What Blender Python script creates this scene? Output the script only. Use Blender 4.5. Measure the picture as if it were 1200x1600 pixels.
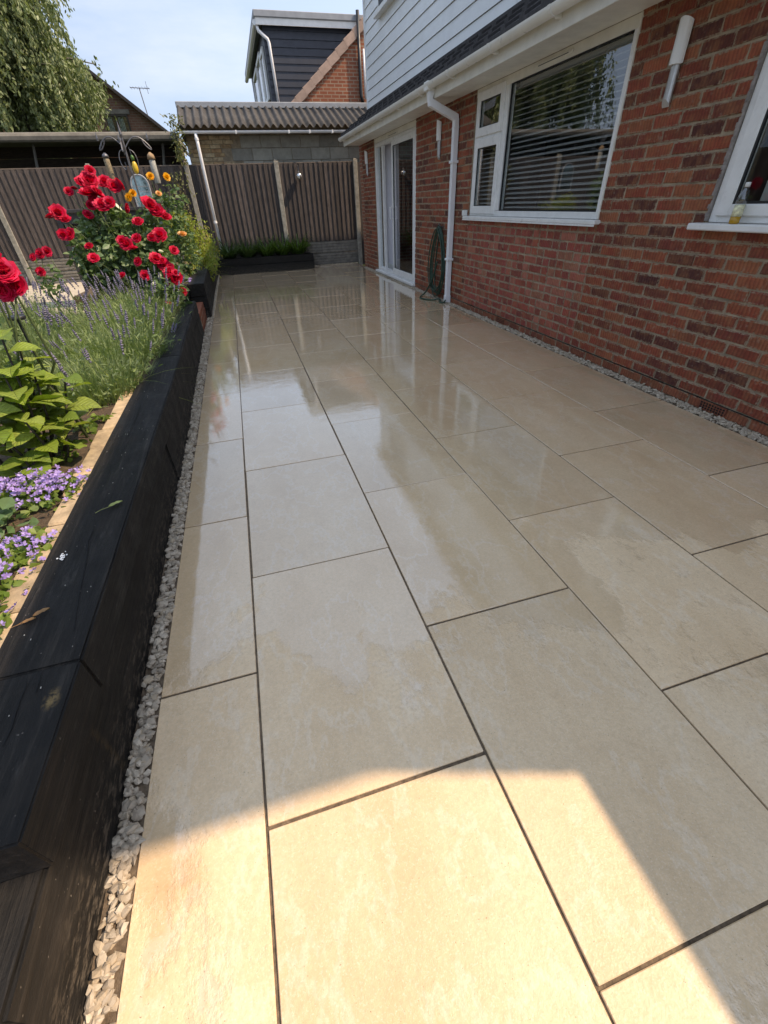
import bpy, bmesh, math, random
import numpy as np
from mathutils import Matrix, Vector, Quaternion

for o in list(bpy.data.objects): bpy.data.objects.remove(o)
S = bpy.context.scene
COL = S.collection
rng = np.random.default_rng(7)
rnd = random.Random(11)

# ------------------------------------------------------------------ camera
cam_d = bpy.data.cameras.new('camera')
cam = bpy.data.objects.new('camera', cam_d); COL.objects.link(cam)
CR = ((0.9575727, -0.28609359, -0.03471277), (-0.19685007, -0.56133697, -0.80383509), (0.21048651, 0.77656375, -0.5938385))
M = Matrix(CR).transposed() @ Matrix(((1, 0, 0), (0, -1, 0), (0, 0, -1)))
cam.matrix_world = Matrix.Translation((0, 0, 1.25)) @ M.to_4x4()
cam_d.sensor_fit = 'VERTICAL'; cam_d.sensor_height = 24.0; cam_d.sensor_width = 18.0
cam_d.lens = 657.09 / 1600 * 24.0
cam_d.clip_start = 0.02; cam_d.clip_end = 600
S.camera = cam

# ------------------------------------------------------------------ light
SUN = Vector((0.79, -0.25, 1.0)).normalized()
W = bpy.data.worlds.new('World'); S.world = W; W.use_nodes = True
nt = W.node_tree; nt.nodes.clear()
wo = nt.nodes.new('ShaderNodeOutputWorld'); bg = nt.nodes.new('ShaderNodeBackground')
sky = nt.nodes.new('ShaderNodeTexSky'); sky.sky_type = 'NISHITA'; sky.sun_disc = False
sky.sun_elevation = math.asin(SUN.z); sky.sun_rotation = math.atan2(SUN.x, SUN.y)
sky.air_density = 1.6; sky.dust_density = 0.3; sky.ozone_density = 2.0
tc = nt.nodes.new('ShaderNodeTexCoord'); mp = nt.nodes.new('ShaderNodeMapping'); mp.inputs['Scale'].default_value = (1.2, 2.0, 5.0)
nz = nt.nodes.new('ShaderNodeTexNoise'); nz.inputs['Scale'].default_value = 1.6; nz.inputs['Detail'].default_value = 7; nz.inputs['Roughness'].default_value = .62
rp = nt.nodes.new('ShaderNodeValToRGB'); rp.color_ramp.elements[0].position = .50; rp.color_ramp.elements[1].position = .78
rp.color_ramp.elements[1].color = (.13, .13, .13, 1)
mx = nt.nodes.new('ShaderNodeMix'); mx.data_type = 'RGBA'
mx.inputs[7].default_value = (5.2, 5.6, 6.0, 1)
nt.links.new(tc.outputs['Generated'], mp.inputs[0]); nt.links.new(mp.outputs[0], nz.inputs[0]); nt.links.new(nz.outputs[0], rp.inputs[0])
nt.links.new(rp.outputs[0], mx.inputs[0]); nt.links.new(sky.outputs[0], mx.inputs[6]); nt.links.new(mx.outputs[2], bg.inputs[0])
bg.inputs[1].default_value = 0.15
# deep clear sky down to the roofs: the whole dome is looked up a little higher than it stands
sxyz = nt.nodes.new('ShaderNodeSeparateXYZ'); cxyz = nt.nodes.new('ShaderNodeCombineXYZ'); mad = nt.nodes.new('ShaderNodeMath'); mad.operation = 'MULTIPLY_ADD'
mad.inputs[1].default_value = .85; mad.inputs[2].default_value = .85
nt.links.new(tc.outputs['Generated'], sxyz.inputs[0]); nt.links.new(sxyz.outputs[0], cxyz.inputs[0]); nt.links.new(sxyz.outputs[1], cxyz.inputs[1]); nt.links.new(sxyz.outputs[2], mad.inputs[0]); nt.links.new(mad.outputs[0], cxyz.inputs[2])
nrm_ = nt.nodes.new('ShaderNodeVectorMath'); nrm_.operation = 'NORMALIZE'; nt.links.new(cxyz.outputs[0], nrm_.inputs[0]); nt.links.new(nrm_.outputs[0], sky.inputs['Vector'])
nt.links.new(bg.outputs[0], wo.inputs[0])
sd = bpy.data.lights.new('sun', 'SUN'); sd.energy = 2.0; sd.angle = math.radians(0.53); sd.color = (1.0, .965, .90)
so = bpy.data.objects.new('sun', sd); COL.objects.link(so); so.rotation_euler = (-SUN).to_track_quat('-Z', 'Y').to_euler(); so.location = (8, -3, 12)
S.view_settings.view_transform = 'Standard'; S.view_settings.look = 'None'; S.view_settings.gamma = 1.0
S.view_settings.exposure = 1.33
S.view_settings.use_curve_mapping = False
S.view_settings.use_white_balance = True; S.view_settings.white_balance_temperature = 9300; S.view_settings.white_balance_tint = 18   # the camera balanced for open shade

# ------------------------------------------------------------------ materials
def new_mat(name):
    m = bpy.data.materials.new(name); m.use_nodes = True
    t = m.node_tree; b = t.nodes['Principled BSDF']
    return m, t, b
def N(t, kind, **kw):
    n = t.nodes.new(kind)
    for k, v in kw.items():
        if k.startswith('_'): setattr(n, k[1:], v)
        else: n.inputs[k.replace('_', ' ')].default_value = v
    return n
def L(t, a, b): t.links.new(a, b)
def math_n(t, op, a, b=None, c=None):
    n = t.nodes.new('ShaderNodeMath'); n.operation = op
    for i, x in enumerate((a, b, c)):
        if x is None: continue
        if isinstance(x, (int, float)): n.inputs[i].default_value = x
        else: t.links.new(x, n.inputs[i])
    return n.outputs[0]
def mixc(t, f, a, b, blend='MIX'):
    n = t.nodes.new('ShaderNodeMix'); n.data_type = 'RGBA'; n.blend_type = blend
    for i, x in ((0, f), (6, a), (7, b)):
        if isinstance(x, (int, float)): n.inputs[i].default_value = x
        elif isinstance(x, tuple): n.inputs[i].default_value = x if len(x) == 4 else x + (1,)
        else: t.links.new(x, n.inputs[i])
    return n.outputs[2]
def ramp(t, fac, stops, interp='LINEAR'):
    n = t.nodes.new('ShaderNodeValToRGB'); e = n.color_ramp.elements; n.color_ramp.interpolation = interp
    while len(e) < len(stops): e.new(.5)
    for i, (p, c) in enumerate(stops):
        e[i].position = p; e[i].color = (c, c, c, 1) if isinstance(c, (int, float)) else tuple(c) + (1,)
    t.links.new(fac, n.inputs[0]); return n.outputs[0]
def rand_id(t):
    oi = t.nodes.new('ShaderNodeObjectInfo'); g = t.nodes.new('ShaderNodeNewGeometry')
    return math_n(t, 'FRACT', math_n(t, 'ADD', oi.outputs['Random'], g.outputs['Random Per Island']))
def pos(t, sc=(1, 1, 1), shift=None):
    g = t.nodes.new('ShaderNodeNewGeometry'); m = t.nodes.new('ShaderNodeMapping'); m.inputs['Scale'].default_value = sc
    t.links.new(g.outputs['Position'], m.inputs[0])
    if shift is not None:
        c = t.nodes.new('ShaderNodeCombineXYZ')
        for i in range(3): t.links.new(math_n(t, 'MULTIPLY', shift, 17.3 + 9.7 * i), c.inputs[i])
        t.links.new(c.outputs[0], m.inputs['Location'])
    return m.outputs[0]
def noise(t, vec, scale, detail=5, rough=.55, out=0):
    n = N(t, 'ShaderNodeTexNoise', Scale=scale, Detail=detail, Roughness=rough); t.links.new(vec, n.inputs['Vector']); return n.outputs[out]
def bump(t, b, h, strength=.3, dist=.01, prev=None):
    n = N(t, 'ShaderNodeBump', Strength=strength, Distance=dist); t.links.new(h, n.inputs['Height'])
    if prev is not None: t.links.new(prev, n.inputs['Normal'])
    t.links.new(n.outputs[0], b.inputs['Normal']); return n.outputs[0]

def simple(name, col, rough=.5, var=.12, scale=8, bmp=0, bscale=60, metal=0, spec=.5, isl=0.0, stretch=(1, 1, 1)):
    m, t, b = new_mat(name)
    p = pos(t, stretch)
    n = noise(t, p, scale, 6, .6)
    lo = tuple(c * (1 - var) for c in col); hi = tuple(min(1, c * (1 + var)) for c in col)
    c = ramp(t, n, [(.3, lo), (.7, hi)])
    if isl:
        r = rand_id(t); c = mixc(t, 1.0, c, ramp(t, r, [(0, 1 - isl), (1, 1 + isl)]), 'MULTIPLY')
    L(t, c, b.inputs['Base Color'])
    r2 = ramp(t, noise(t, p, scale * 2.3, 4), [(.3, max(.02, rough - .1)), (.7, min(1, rough + .12))]); L(t, r2, b.inputs['Roughness'])
    b.inputs['Metallic'].default_value = metal; b.inputs['Specular IOR Level'].default_value = spec
    if bmp: bump(t, b, noise(t, p, bscale, 5), bmp, .004)
    return m

def brick_mat(name, cols, dark=.25):
    m, t, b = new_mat(name)
    r = rand_id(t)
    base = ramp(t, r, [(i / (len(cols)), c) for i, c in enumerate(cols)], 'CONSTANT')
    p = pos(t, (1, 1, 1), r)
    n1 = noise(t, p, 14, 6, .65); n2 = noise(t, pos(t, (1, .25, 3), r), 55, 4)
    c = mixc(t, ramp(t, n1, [(.42, 0), (.70, .60)]), mixc(t, 1.0, base, (1.22, 1.22, 1.12), 'MULTIPLY'), (.40, .165, .075))
    c = mixc(t, ramp(t, noise(t, p, 6, 5, .7), [(.45, 0), (.70, .55)]), c, (.12, .038, .026))
    c = mixc(t, ramp(t, n2, [(.5, 0), (.8, dark)]), c, (.05, .022, .018))
    c = mixc(t, ramp(t, noise(t, p, 30, 3), [(.62, 0), (.72, .28)]), c, (.42, .34, .25))
    L(t, c, b.inputs['Base Color']); b.inputs['Roughness'].default_value = .85; b.inputs['Specular IOR Level'].default_value = .25
    w = N(t, 'ShaderNodeTexWave', Scale=13.0, Distortion=3.5, Detail=3.0); w.bands_direction = 'Y'; L(t, p, w.inputs['Vector'])
    L(t, mixc(t, ramp(t, w.outputs['Fac'], [(.0, .30), (.5, 0)]), c, (.06, .02, .014)), b.inputs['Base Color'])  # groove shade of the vertical fluting mixed into the brick colour
    nb = bump(t, b, w.outputs['Fac'], .5, .005)
    bump(t, b, noise(t, p, 70, 7, .75), .9, .005, nb)
    return m
M_BRICK = brick_mat('rustic_brick', [(.28, .060, .036), (.20, .044, .030), (.33, .088, .050), (.11, .032, .027), (.24, .052, .034), (.30, .068, .040), (.31, .095, .052), (.22, .047, .036), (.26, .056, .036), (.16, .042, .032), (.085, .028, .026), (.29, .062, .04)])
M_BRICKR = brick_mat('red_brick', [(.33, .068, .055), (.27, .055, .048), (.38, .10, .078), (.32, .068, .06), (.22, .048, .045), (.34, .13, .09), (.35, .075, .056), (.40, .13, .10)], .2)
M_BRICKP = brick_mat('plinth_brick', [(.24, .07, .042), (.28, .082, .048), (.20, .058, .04)], .3)
M_TANB = brick_mat('tan_brick', [(.52, .37, .22), (.58, .46, .31), (.48, .30, .17), (.55, .42, .28)], .2)
def edge_mat(src):
    m = src.copy(); m.name = src.name + '_arris'; t = m.node_tree; b = t.nodes['Principled BSDF']; c = b.inputs['Base Color'].links[0].from_socket
    L(t, mixc(t, ramp(t, noise(t, pos(t), 38, 5, .7), [(.44, 0), (.56, .85)]), c, (.33, .245, .165)), b.inputs['Base Color']); return m
EDGE = {m.name: edge_mat(m) for m in (M_BRICK, M_BRICKR, M_BRICKP)}
M_MORTAR = simple('mortar', (.33, .25, .17), .95, .35, 14, .6, 160)
M_EDGEB = simple('pale_edging_brick', (.40, .29, .18), .9, .4, 16, .8, 90, isl=.2)
M_MORTARR = simple('mortar_pale', (.42, .31, .24), .95, .2, 22, .6, 160)

def farbrick(name, c1, c2, mort, sc=1.0):
    m, t, b = new_mat(name)
    g = t.nodes.new('ShaderNodeNewGeometry'); sx = t.nodes.new('ShaderNodeSeparateXYZ'); L(t, g.outputs['Position'], sx.inputs[0])
    cx = t.nodes.new('ShaderNodeCombineXYZ'); L(t, math_n(t, 'ADD', sx.outputs[0], sx.outputs[1]), cx.inputs[0]); L(t, sx.outputs[2], cx.inputs[1])
    br = N(t, 'ShaderNodeTexBrick', Scale=1.0 / sc, Color1=c1 + (1,), Color2=c2 + (1,), Mortar=mort + (1,))
    br.inputs['Mortar Size'].default_value = .011; br.inputs['Brick Width'].default_value = .225; br.inputs['Row Height'].default_value = .075; br.inputs['Bias'].default_value = -.1
    L(t, cx.outputs[0], br.inputs['Vector'])
    c = mixc(t, ramp(t, noise(t, pos(t), 2.5, 5), [(.35, 0), (.75, .5)]), br.outputs['Color'], (c1[0] * .6, c1[1] * .6, c1[2] * .6))
    L(t, c, b.inputs['Base Color']); b.inputs['Roughness'].default_value = .9
    bump(t, b, br.outputs['Fac'], -.5, .006)
    return m
M_NBRICK = farbrick('neighbour_brick', (.36, .11, .055), (.25, .07, .038), (.36, .27, .19), .85)
M_LBRICK = farbrick('far_gable_brick', (.20, .09, .055), (.15, .065, .04), (.20, .15, .11))

def paving_mat():
    m, t, b = new_mat('porcelain_paving')
    r = rand_id(t)
    p = pos(t, (1, 1, 1), r); pw = pos(t)
    n1 = noise(t, pos(t, (1, .4, 1), r), 2.4, 8, .66); n2 = noise(t, p, 9, 8, .7); n3 = noise(t, p, 85, 5, .75); n4 = noise(t, p, 230, 2, .6)
    c = ramp(t, n1, [(.28, (.66, .445, .25)), (.46, (.76, .535, .325)), (.58, (.80, .58, .365)), (.74, (.84, .64, .43))])
    c = mixc(t, ramp(t, n2, [(.50, 0), (.75, .45)]), c, (.62, .42, .25))
    vein = math_n(t, 'ABSOLUTE', math_n(t, 'SUBTRACT', noise(t, pos(t, (1.3, .7, 1), r), 3.2, 7, .6), .5))
    c = mixc(t, ramp(t, vein, [(.0, .38), (.022, 0)]), c, (.84, .70, .54))
    c = mixc(t, ramp(t, n3, [(.40, .0), (.70, .42)]), c, (.52, .37, .23))
    c = mixc(t, ramp(t, n4, [(.55, 0), (.72, .35)]), c, (.88, .76, .60))
    sp = noise(t, p, 210, 1); c = mixc(t, ramp(t, sp, [(.755, 0), (.775, .7)]), c, (.20, .14, .09))
    c = mixc(t, 1.0, c, ramp(t, r, [(0, .91), (1, 1.05)]), 'MULTIPLY')
    # a rust-brown stain on the near slab beside the gravel
    g = t.nodes.new('ShaderNodeNewGeometry'); sx = t.nodes.new('ShaderNodeSeparateXYZ'); L(t, g.outputs['Position'], sx.inputs[0])
    dx = math_n(t, 'DIVIDE', math_n(t, 'ADD', sx.outputs[0], .41), .075); dy = math_n(t, 'DIVIDE', math_n(t, 'SUBTRACT', sx.outputs[1], .415), .085)
    dd = math_n(t, 'SQRT', math_n(t, 'ADD', math_n(t, 'MULTIPLY', dx, dx), math_n(t, 'MULTIPLY', dy, dy)))
    st = math_n(t, 'MULTIPLY', ramp(t, dd, [(.2, 1), (1.0, 0)]), ramp(t, noise(t, pos(t, (3, 1, 1)), 24, 6, .7), [(.35, .1), (.65, 1)]))
    c = mixc(t, math_n(t, 'MULTIPLY', st, .5), c, (.46, .25, .10))
    # wetness: a film of water, complete far off, broken into ragged patches nearer
    wn = noise(t, pos(t, (1, .75, 1)), 1.15, 9, .68)
    far = ramp(t, math_n(t, 'MULTIPLY', sx.outputs[1], .125), [(.0, .0), (.09, .05), (.20, .24), (.36, .38), (1, .46)])
    wet = ramp(t, math_n(t, 'ADD', wn, far), [(.565, 0), (.595, 1)])
    c = mixc(t, math_n(t, 'MULTIPLY', wet, .15), c, mixc(t, 1.0, c, (.66, .60, .52), 'MULTIPLY'))
    L(t, c, b.inputs['Base Color'])
    rr = mixc(t, wet, ramp(t, n2, [(.3, .22), (.7, .36)]), ramp(t, noise(t, pw, 6, 5), [(.35, .005), (.75, .04)]))
    L(t, rr, b.inputs['Roughness'])
    L(t, ramp(t, wet, [(0, .32), (1, 1.0)]), b.inputs['Specular IOR Level'])
    w1 = noise(t, pos(t, (1, 1.5, 1)), 6.0, 6, .60)
    b1 = N(t, 'ShaderNodeBump', Strength=.10, Distance=.01); L(t, w1, b1.inputs['Height'])
    rel = math_n(t, 'ADD', math_n(t, 'MULTIPLY', n3, .8), math_n(t, 'MULTIPLY', n2, .9))
    hh = math_n(t, 'MULTIPLY', rel, math_n(t, 'SUBTRACT', 1.0, math_n(t, 'MULTIPLY', wet, .96)))
    b2 = N(t, 'ShaderNodeBump', Strength=.55, Distance=.0035); L(t, hh, b2.inputs['Height']); L(t, b1.outputs[0], b2.inputs['Normal'])
    L(t, b2.outputs[0], b.inputs['Normal'])
    L(t, math_n(t, 'MULTIPLY', wet, .9), b.inputs['Coat Weight']); b.inputs['Coat Roughness'].default_value = .012; b.inputs['Coat IOR'].default_value = 1.5; L(t, b1.outputs[0], b.inputs['Coat Normal'])
    return m
M_PAVE = paving_mat()
M_GROUT = simple('dark_grout', (.15, .105, .068), .95, .45, 60, .9, 260)

def sleeper_mat():
    m, t, b = new_mat('black_stained_timber')
    r = rand_id(t)
    p = pos(t, (14, .9, 14), r); q = pos(t, (1, 1, 1), r)
    n1 = noise(t, p, 3.5, 7, .65); n2 = noise(t, q, 7, 6, .6)
    c = ramp(t, n1, [(.3, (.006, .0055, .005)), (.55, (.014, .0125, .011)), (.78, (.045, .037, .030))])
    c = mixc(t, ramp(t, n2, [(.54, 0), (.8, .6)]), c, (.042, .035, .029))
    sp = noise(t, q, 95, 2, .5); c = mixc(t, ramp(t, sp, [(.735, 0), (.765, .6)]), c, (.24, .21, .18))
    g = t.nodes.new('ShaderNodeNewGeometry'); sx = t.nodes.new('ShaderNodeSeparateXYZ'); L(t, g.outputs['Position'], sx.inputs[0])
    # soil splashed up the lowest faces, and one tan lichen patch on the near top
    low = math_n(t, 'MULTIPLY', ramp(t, sx.outputs[2], [(.0, 1), (.16, 0)]), ramp(t, noise(t, pos(t, (1, .35, 1)), 60, 5, .75), [(.50, 0), (.62, .75)]))
    c = mixc(t, low, c, (.19, .155, .12))
    dx = math_n(t, 'DIVIDE', math_n(t, 'ADD', sx.outputs[0], .60), .022); dy = math_n(t, 'DIVIDE', math_n(t, 'SUBTRACT', sx.outputs[1], .713), .034)
    dd = math_n(t, 'SQRT', math_n(t, 'ADD', math_n(t, 'MULTIPLY', dx, dx), math_n(t, 'MULTIPLY', dy, dy)))
    c = mixc(t, math_n(t, 'MULTIPLY', ramp(t, dd, [(.3, .8), (1.1, 0)]), ramp(t, noise(t, q, 90, 5, .7), [(.42, 0), (.58, 1)])), c, (.24, .155, .065))
    scuff = noise(t, pos(t, (5, 1, 5)), 5, 7, .72); c = mixc(t, ramp(t, scuff, [(.60, 0), (.72, .45)]), c, (.085, .076, .068))
    L(t, c, b.inputs['Base Color']); L(t, ramp(t, n2, [(.3, .55), (.7, .85)]), b.inputs['Roughness'])
    b.inputs['Specular IOR Level'].default_value = .25
    nb = bump(t, b, n1, .9, .012); bump(t, b, noise(t, q, 45, 6, .7), .5, .005, nb)
    return m
M_SLEEP = sleeper_mat()
M_CRACK = simple('crack_black', (.004, .004, .004), 1, .1)
M_WHITE = simple('white_upvc', (.78, .77, .74), .34, .07, 9)
M_CREAM = simple('cream_painted_timber', (.73, .70, .625), .5, .10, 7)
M_GUT = simple('cream_plastic_gutter', (.76, .74, .68), .35, .05, 6)
M_CLAD = simple('white_cladding_board', (.78, .80, .80), .38, .04, 3, isl=.02)
M_TILE = simple('dark_roof_tile', (.035, .030, .030), .7, .3, 12, .5, 50)
M_RUBBER = simple('black_gasket', (.012, .012, .012), .5, .1)
M_FENCE = simple('brown_fence_board', (.066, .053, .048), .85, .5, 7, .7, 60, isl=.28, stretch=(9, 9, 1))
M_RAIL = simple('brown_fence_rail', (.15, .115, .09), .85, .3, 7, .4, 60, stretch=(1, 9, 9))
M_CONC = simple('weathered_concrete', (.30, .28, .235), .92, .3, 18, .7, 120)
M_GBOARD = simple('concrete_gravel_board', (.19, .175, .15), .92, .35, 12, .7, 90)
M_BLOCK = simple('concrete_block', (.36, .33, .27), .92, .16, 9, .6, 80, isl=.2)
M_CORR = simple('weathered_cement_sheet', (.062, .058, .054), .9, .3, 6, .5, 60)
M_PIPE = simple('white_plastic_pipe', (.80, .80, .80), .35, .03, 6)
M_COPE = simple('pinkish_verge_tile', (.42, .29, .23), .85, .14, 9, .4, 70, isl=.1)
M_NAVY = simple('navy_cladding', (.026, .030, .042), .5, .15, 6)
M_LEAD = simple('grey_lead_flashing', (.30, .32, .34), .6, .12, 6)
M_SHEDF = simple('grey_rolled_fascia', (.16, .145, .12), .85, .25, 8, .4, 60)
M_SHEDW = simple('dark_shed_plank', (.060, .038, .028), .9, .4, 8, .4, 60, isl=.25, stretch=(1, 9, 9))
M_IRON = simple('grey_wrought_iron', (.16, .16, .17), .45, .1, 20, metal=.6)
M_BENCH = simple('dark_bench_timber', (.04, .034, .032), .45, .3, 10, .3, 50)
M_GRAVEL = None
def gravel_mat():
    m, t, b = new_mat('pale_chippings')
    r = rand_id(t)
    c = ramp(t, r, [(0, (.42, .345, .26)), (.25, (.50, .415, .315)), (.5, (.35, .285, .215)), (.7, (.57, .48, .37)), (.9, (.46, .36, .25)), (1, (.40, .33, .26))], 'CONSTANT')
    c = mixc(t, ramp(t, noise(t, pos(t, (1, 1, 1), r), 70, 4), [(.45, 0), (.8, .5)]), c, (.28, .24, .20))
    L(t, c, b.inputs['Base Color']); b.inputs['Roughness'].default_value = .9; bump(t, b, noise(t, pos(t), 220, 4), .5, .003)
    return m
M_GRAVEL = gravel_mat()
def soil_mat():
    m, t, b = new_mat('dry_brown_soil')
    n = noise(t, pos(t), 26, 8, .7)
    L(t, ramp(t, n, [(.3, (.05, .032, .02)), (.55, (.12, .08, .05)), (.75, (.22, .16, .10))]), b.inputs['Base Color']); b.inputs['Roughness'].default_value = .95
    bump(t, b, n, 1.0, .03); return m
M_SOIL = soil_mat()
def grass_mat():
    m, t, b = new_mat('mown_grass')
    n = noise(t, pos(t), 9, 8, .7)
    L(t, ramp(t, n, [(.3, (.035, .06, .018)), (.7, (.09, .12, .04))]), b.inputs['Base Color']); b.inputs['Roughness'].default_value = .9
    bump(t, b, noise(t, pos(t), 90, 4), 1, .02); return m
M_GRASS = grass_mat()
M_PALE = simple('pale_path_stone', (.46, .40, .31), .85, .18, 6, .4, 60)

def leaf_mat(name, cols, trans=.35, rough=.45, isl=True, vein=0):
    m, t, b = new_mat(name)
    r = rand_id(t)
    c = ramp(t, r, [(i / max(1, len(cols) - 1), k) for i, k in enumerate(cols)])
    n = noise(t, pos(t), 30, 3); c = mixc(t, 1.0, c, ramp(t, n, [(.3, .82), (.7, 1.15)]), 'MULTIPLY')
    L(t, c, b.inputs['Base Color']); b.inputs['Roughness'].default_value = rough; b.inputs['Specular IOR Level'].default_value = .4
    tr = t.nodes.new('ShaderNodeBsdfTranslucent'); L(t, mixc(t, 1.0, c, (1.25, 1.35, .6), 'MULTIPLY'), tr.inputs[0])
    mxs = t.nodes.new('ShaderNodeMixShader'); mxs.inputs[0].default_value = trans
    out = t.nodes['Material Output']; L(t, b.outputs[0], mxs.inputs[1]); L(t, tr.outputs[0], mxs.inputs[2]); L(t, mxs.outputs[0], out.inputs[0])
    return m
M_ROSEL = leaf_mat('rose_leaf', [(.07, .13, .05), (.115, .19, .075), (.17, .25, .12), (.09, .155, .055)], .3, .32)
M_HYD = leaf_mat('hydrangea_leaf', [(.20, .29, .04), (.28, .38, .06), (.14, .23, .04), (.34, .41, .09)], .35, .38)
tv_ = M_HYD.node_tree; bv_ = tv_.nodes['Principled BSDF']; oc_ = tv_.nodes.new('ShaderNodeTexCoord'); sv_ = tv_.nodes.new('ShaderNodeSeparateXYZ'); L(tv_, oc_.outputs['Object'], sv_.inputs[0])
ay_ = math_n(tv_, 'ABSOLUTE', sv_.outputs[1]); fv_ = math_n(tv_, 'FRACT', math_n(tv_, 'MULTIPLY', math_n(tv_, 'SUBTRACT', sv_.outputs[0], math_n(tv_, 'MULTIPLY', ay_, .9)), 7.5))
vv_ = math_n(tv_, 'MINIMUM', math_n(tv_, 'ABSOLUTE', math_n(tv_, 'SUBTRACT', fv_, .5)), math_n(tv_, 'MULTIPLY', ay_, 9.0))
src_ = bv_.inputs['Base Color'].links[0].from_socket
blot_ = mixc(tv_, ramp(tv_, noise(tv_, pos(tv_), 22, 5, .7), [(.5, 0), (.72, .5)]), src_, (.16, .20, .03))
L(tv_, mixc(tv_, ramp(tv_, vv_, [(0, .45), (.10, 0)]), blot_, (.42, .48, .16)), bv_.inputs['Base Color'])
bump(tv_, bv_, ramp(tv_, vv_, [(0, 0), (.2, 1)]), .5, .03); bv_.inputs['Roughness'].default_value = .5
M_LAVS = leaf_mat('lavender_stem', [(.13, .19, .07), (.20, .28, .10), (.16, .22, .12), (.26, .33, .14)], .3, .6)
M_LAVF = leaf_mat('lavender_spike', [(.12, .11, .175), (.17, .16, .235), (.22, .205, .29), (.15, .145, .18)], .15, .8)
M_STRAP = leaf_mat('strap_leaf', [(.05, .10, .02), (.08, .15, .03), (.11, .19, .045)], .3, .35)
M_STRAPD = leaf_mat('dark_strap_leaf', [(.04, .08, .025), (.06, .115, .035), (.09, .15, .05)], .3, .35)
M_SHRUB = leaf_mat('lime_shrub_leaf', [(.25, .30, .05), (.34, .40, .08), (.18, .25, .05), (.36, .28, .10)], .4, .5)
M_WILLOW = leaf_mat('birch_leaf', [(.13, .17, .065), (.18, .225, .095), (.24, .28, .14), (.10, .135, .055)], .25, .45)
M_TREED = leaf_mat('broad_tree_leaf', [(.04, .08, .018), (.07, .12, .026), (.10, .15, .035)], .35, .45)
M_RED = leaf_mat('red_petal', [(.58, .003, .035), (.74, .008, .07), (.42, .002, .022), (.80, .05, .14)], .3, .6)
M_YEL = leaf_mat('yellow_petal', [(.80, .36, .02), (.85, .50, .04), (.78, .28, .03)], .25, .5)
M_PEACH = leaf_mat('peach_petal', [(.80, .40, .15), (.78, .46, .22)], .25, .5)
M_PURP = leaf_mat('purple_bell_petal', [(.36, .24, .60), (.46, .33, .72), (.30, .20, .53), (.56, .45, .78)], .25, .6)
M_CAMP = leaf_mat('bellflower_leaf', [(.10, .18, .03), (.16, .24, .045), (.20, .27, .06), (.08, .14, .03)], .35, .5)
M_MINT = leaf_mat('mint_leaf', [(.08, .16, .06), (.12, .21, .08), (.15, .24, .11)], .3, .5)
M_STEM = simple('dark_stem', (.035, .028, .018), .7, .3, 30)
M_GSTEM = simple('green_stem', (.07, .10, .035), .6, .3, 30)
M_BARK = simple('grey_bark', (.11, .095, .075), .9, .35, 9, .6, 50)
M_HOSE = simple('green_hose', (.012, .050, .030), .35, .2, 20)
def glass_mat(name, tint=(.9, .93, .93), ior=1.65):
    m, t, b = new_mat(name)
    t.nodes.remove(b)
    tr = t.nodes.new('ShaderNodeBsdfTransparent'); tr.inputs[0].default_value = tint + (1,)
    gl = t.nodes.new('ShaderNodeBsdfGlossy'); gl.inputs['Roughness'].default_value = 0.0; gl.inputs[0].default_value = (1, 1, 1, 1)
    fr = N(t, 'ShaderNodeFresnel', IOR=ior); mxs = t.nodes.new('ShaderNodeMixShader')
    bp = N(t, 'ShaderNodeBump', Strength=.02, Distance=.01); L(t, noise(t, pos(t), 2.0, 2), bp.inputs['Height']); L(t, bp.outputs[0], gl.inputs['Normal'])
    gg = t.nodes.new('ShaderNodeNewGeometry'); L(t, math_n(t, 'MULTIPLY', fr.outputs[0], math_n(t, 'SUBTRACT', 1.0, gg.outputs['Backfacing'])), mxs.inputs[0]); L(t, tr.outputs[0], mxs.inputs[1]); L(t, gl.outputs[0], mxs.inputs[2]); L(t, mxs.outputs[0], t.nodes['Material Output'].inputs[0])
    return m
M_GLASS = glass_mat('window_glass', ior=2.25)
M_GLASS2 = glass_mat('near_window_glass', ior=1.5)
M_SLAT = simple('grey_blind_slat', (.48, .455, .43), .5, .05)
M_VANE = simple('beige_blind_vane', (.42, .40, .35), .8, .06)
M_ROOM = simple('lilac_grey_plaster', (.60, .57, .62), .8, .03)
M_LILAC = simple('pale_lilac_plaster', (.74, .70, .76), .8, .03)
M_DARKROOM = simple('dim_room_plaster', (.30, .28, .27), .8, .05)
M_FLOORIN = simple('brown_carpet', (.16, .12, .09), .9, .15)
M_LAMPW = simple('opal_lamp_shade', (.78, .76, .72), .35, .03)
M_LAMPM = simple('brushed_steel', (.48, .46, .44), .38, .1, 30, metal=.8)
M_CHROME = simple('mirrored_globe', (.75, .75, .74), .12, .05, metal=.9)
M_BLACKP = simple('black_plastic', (.02, .022, .025), .4, .2)

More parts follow.
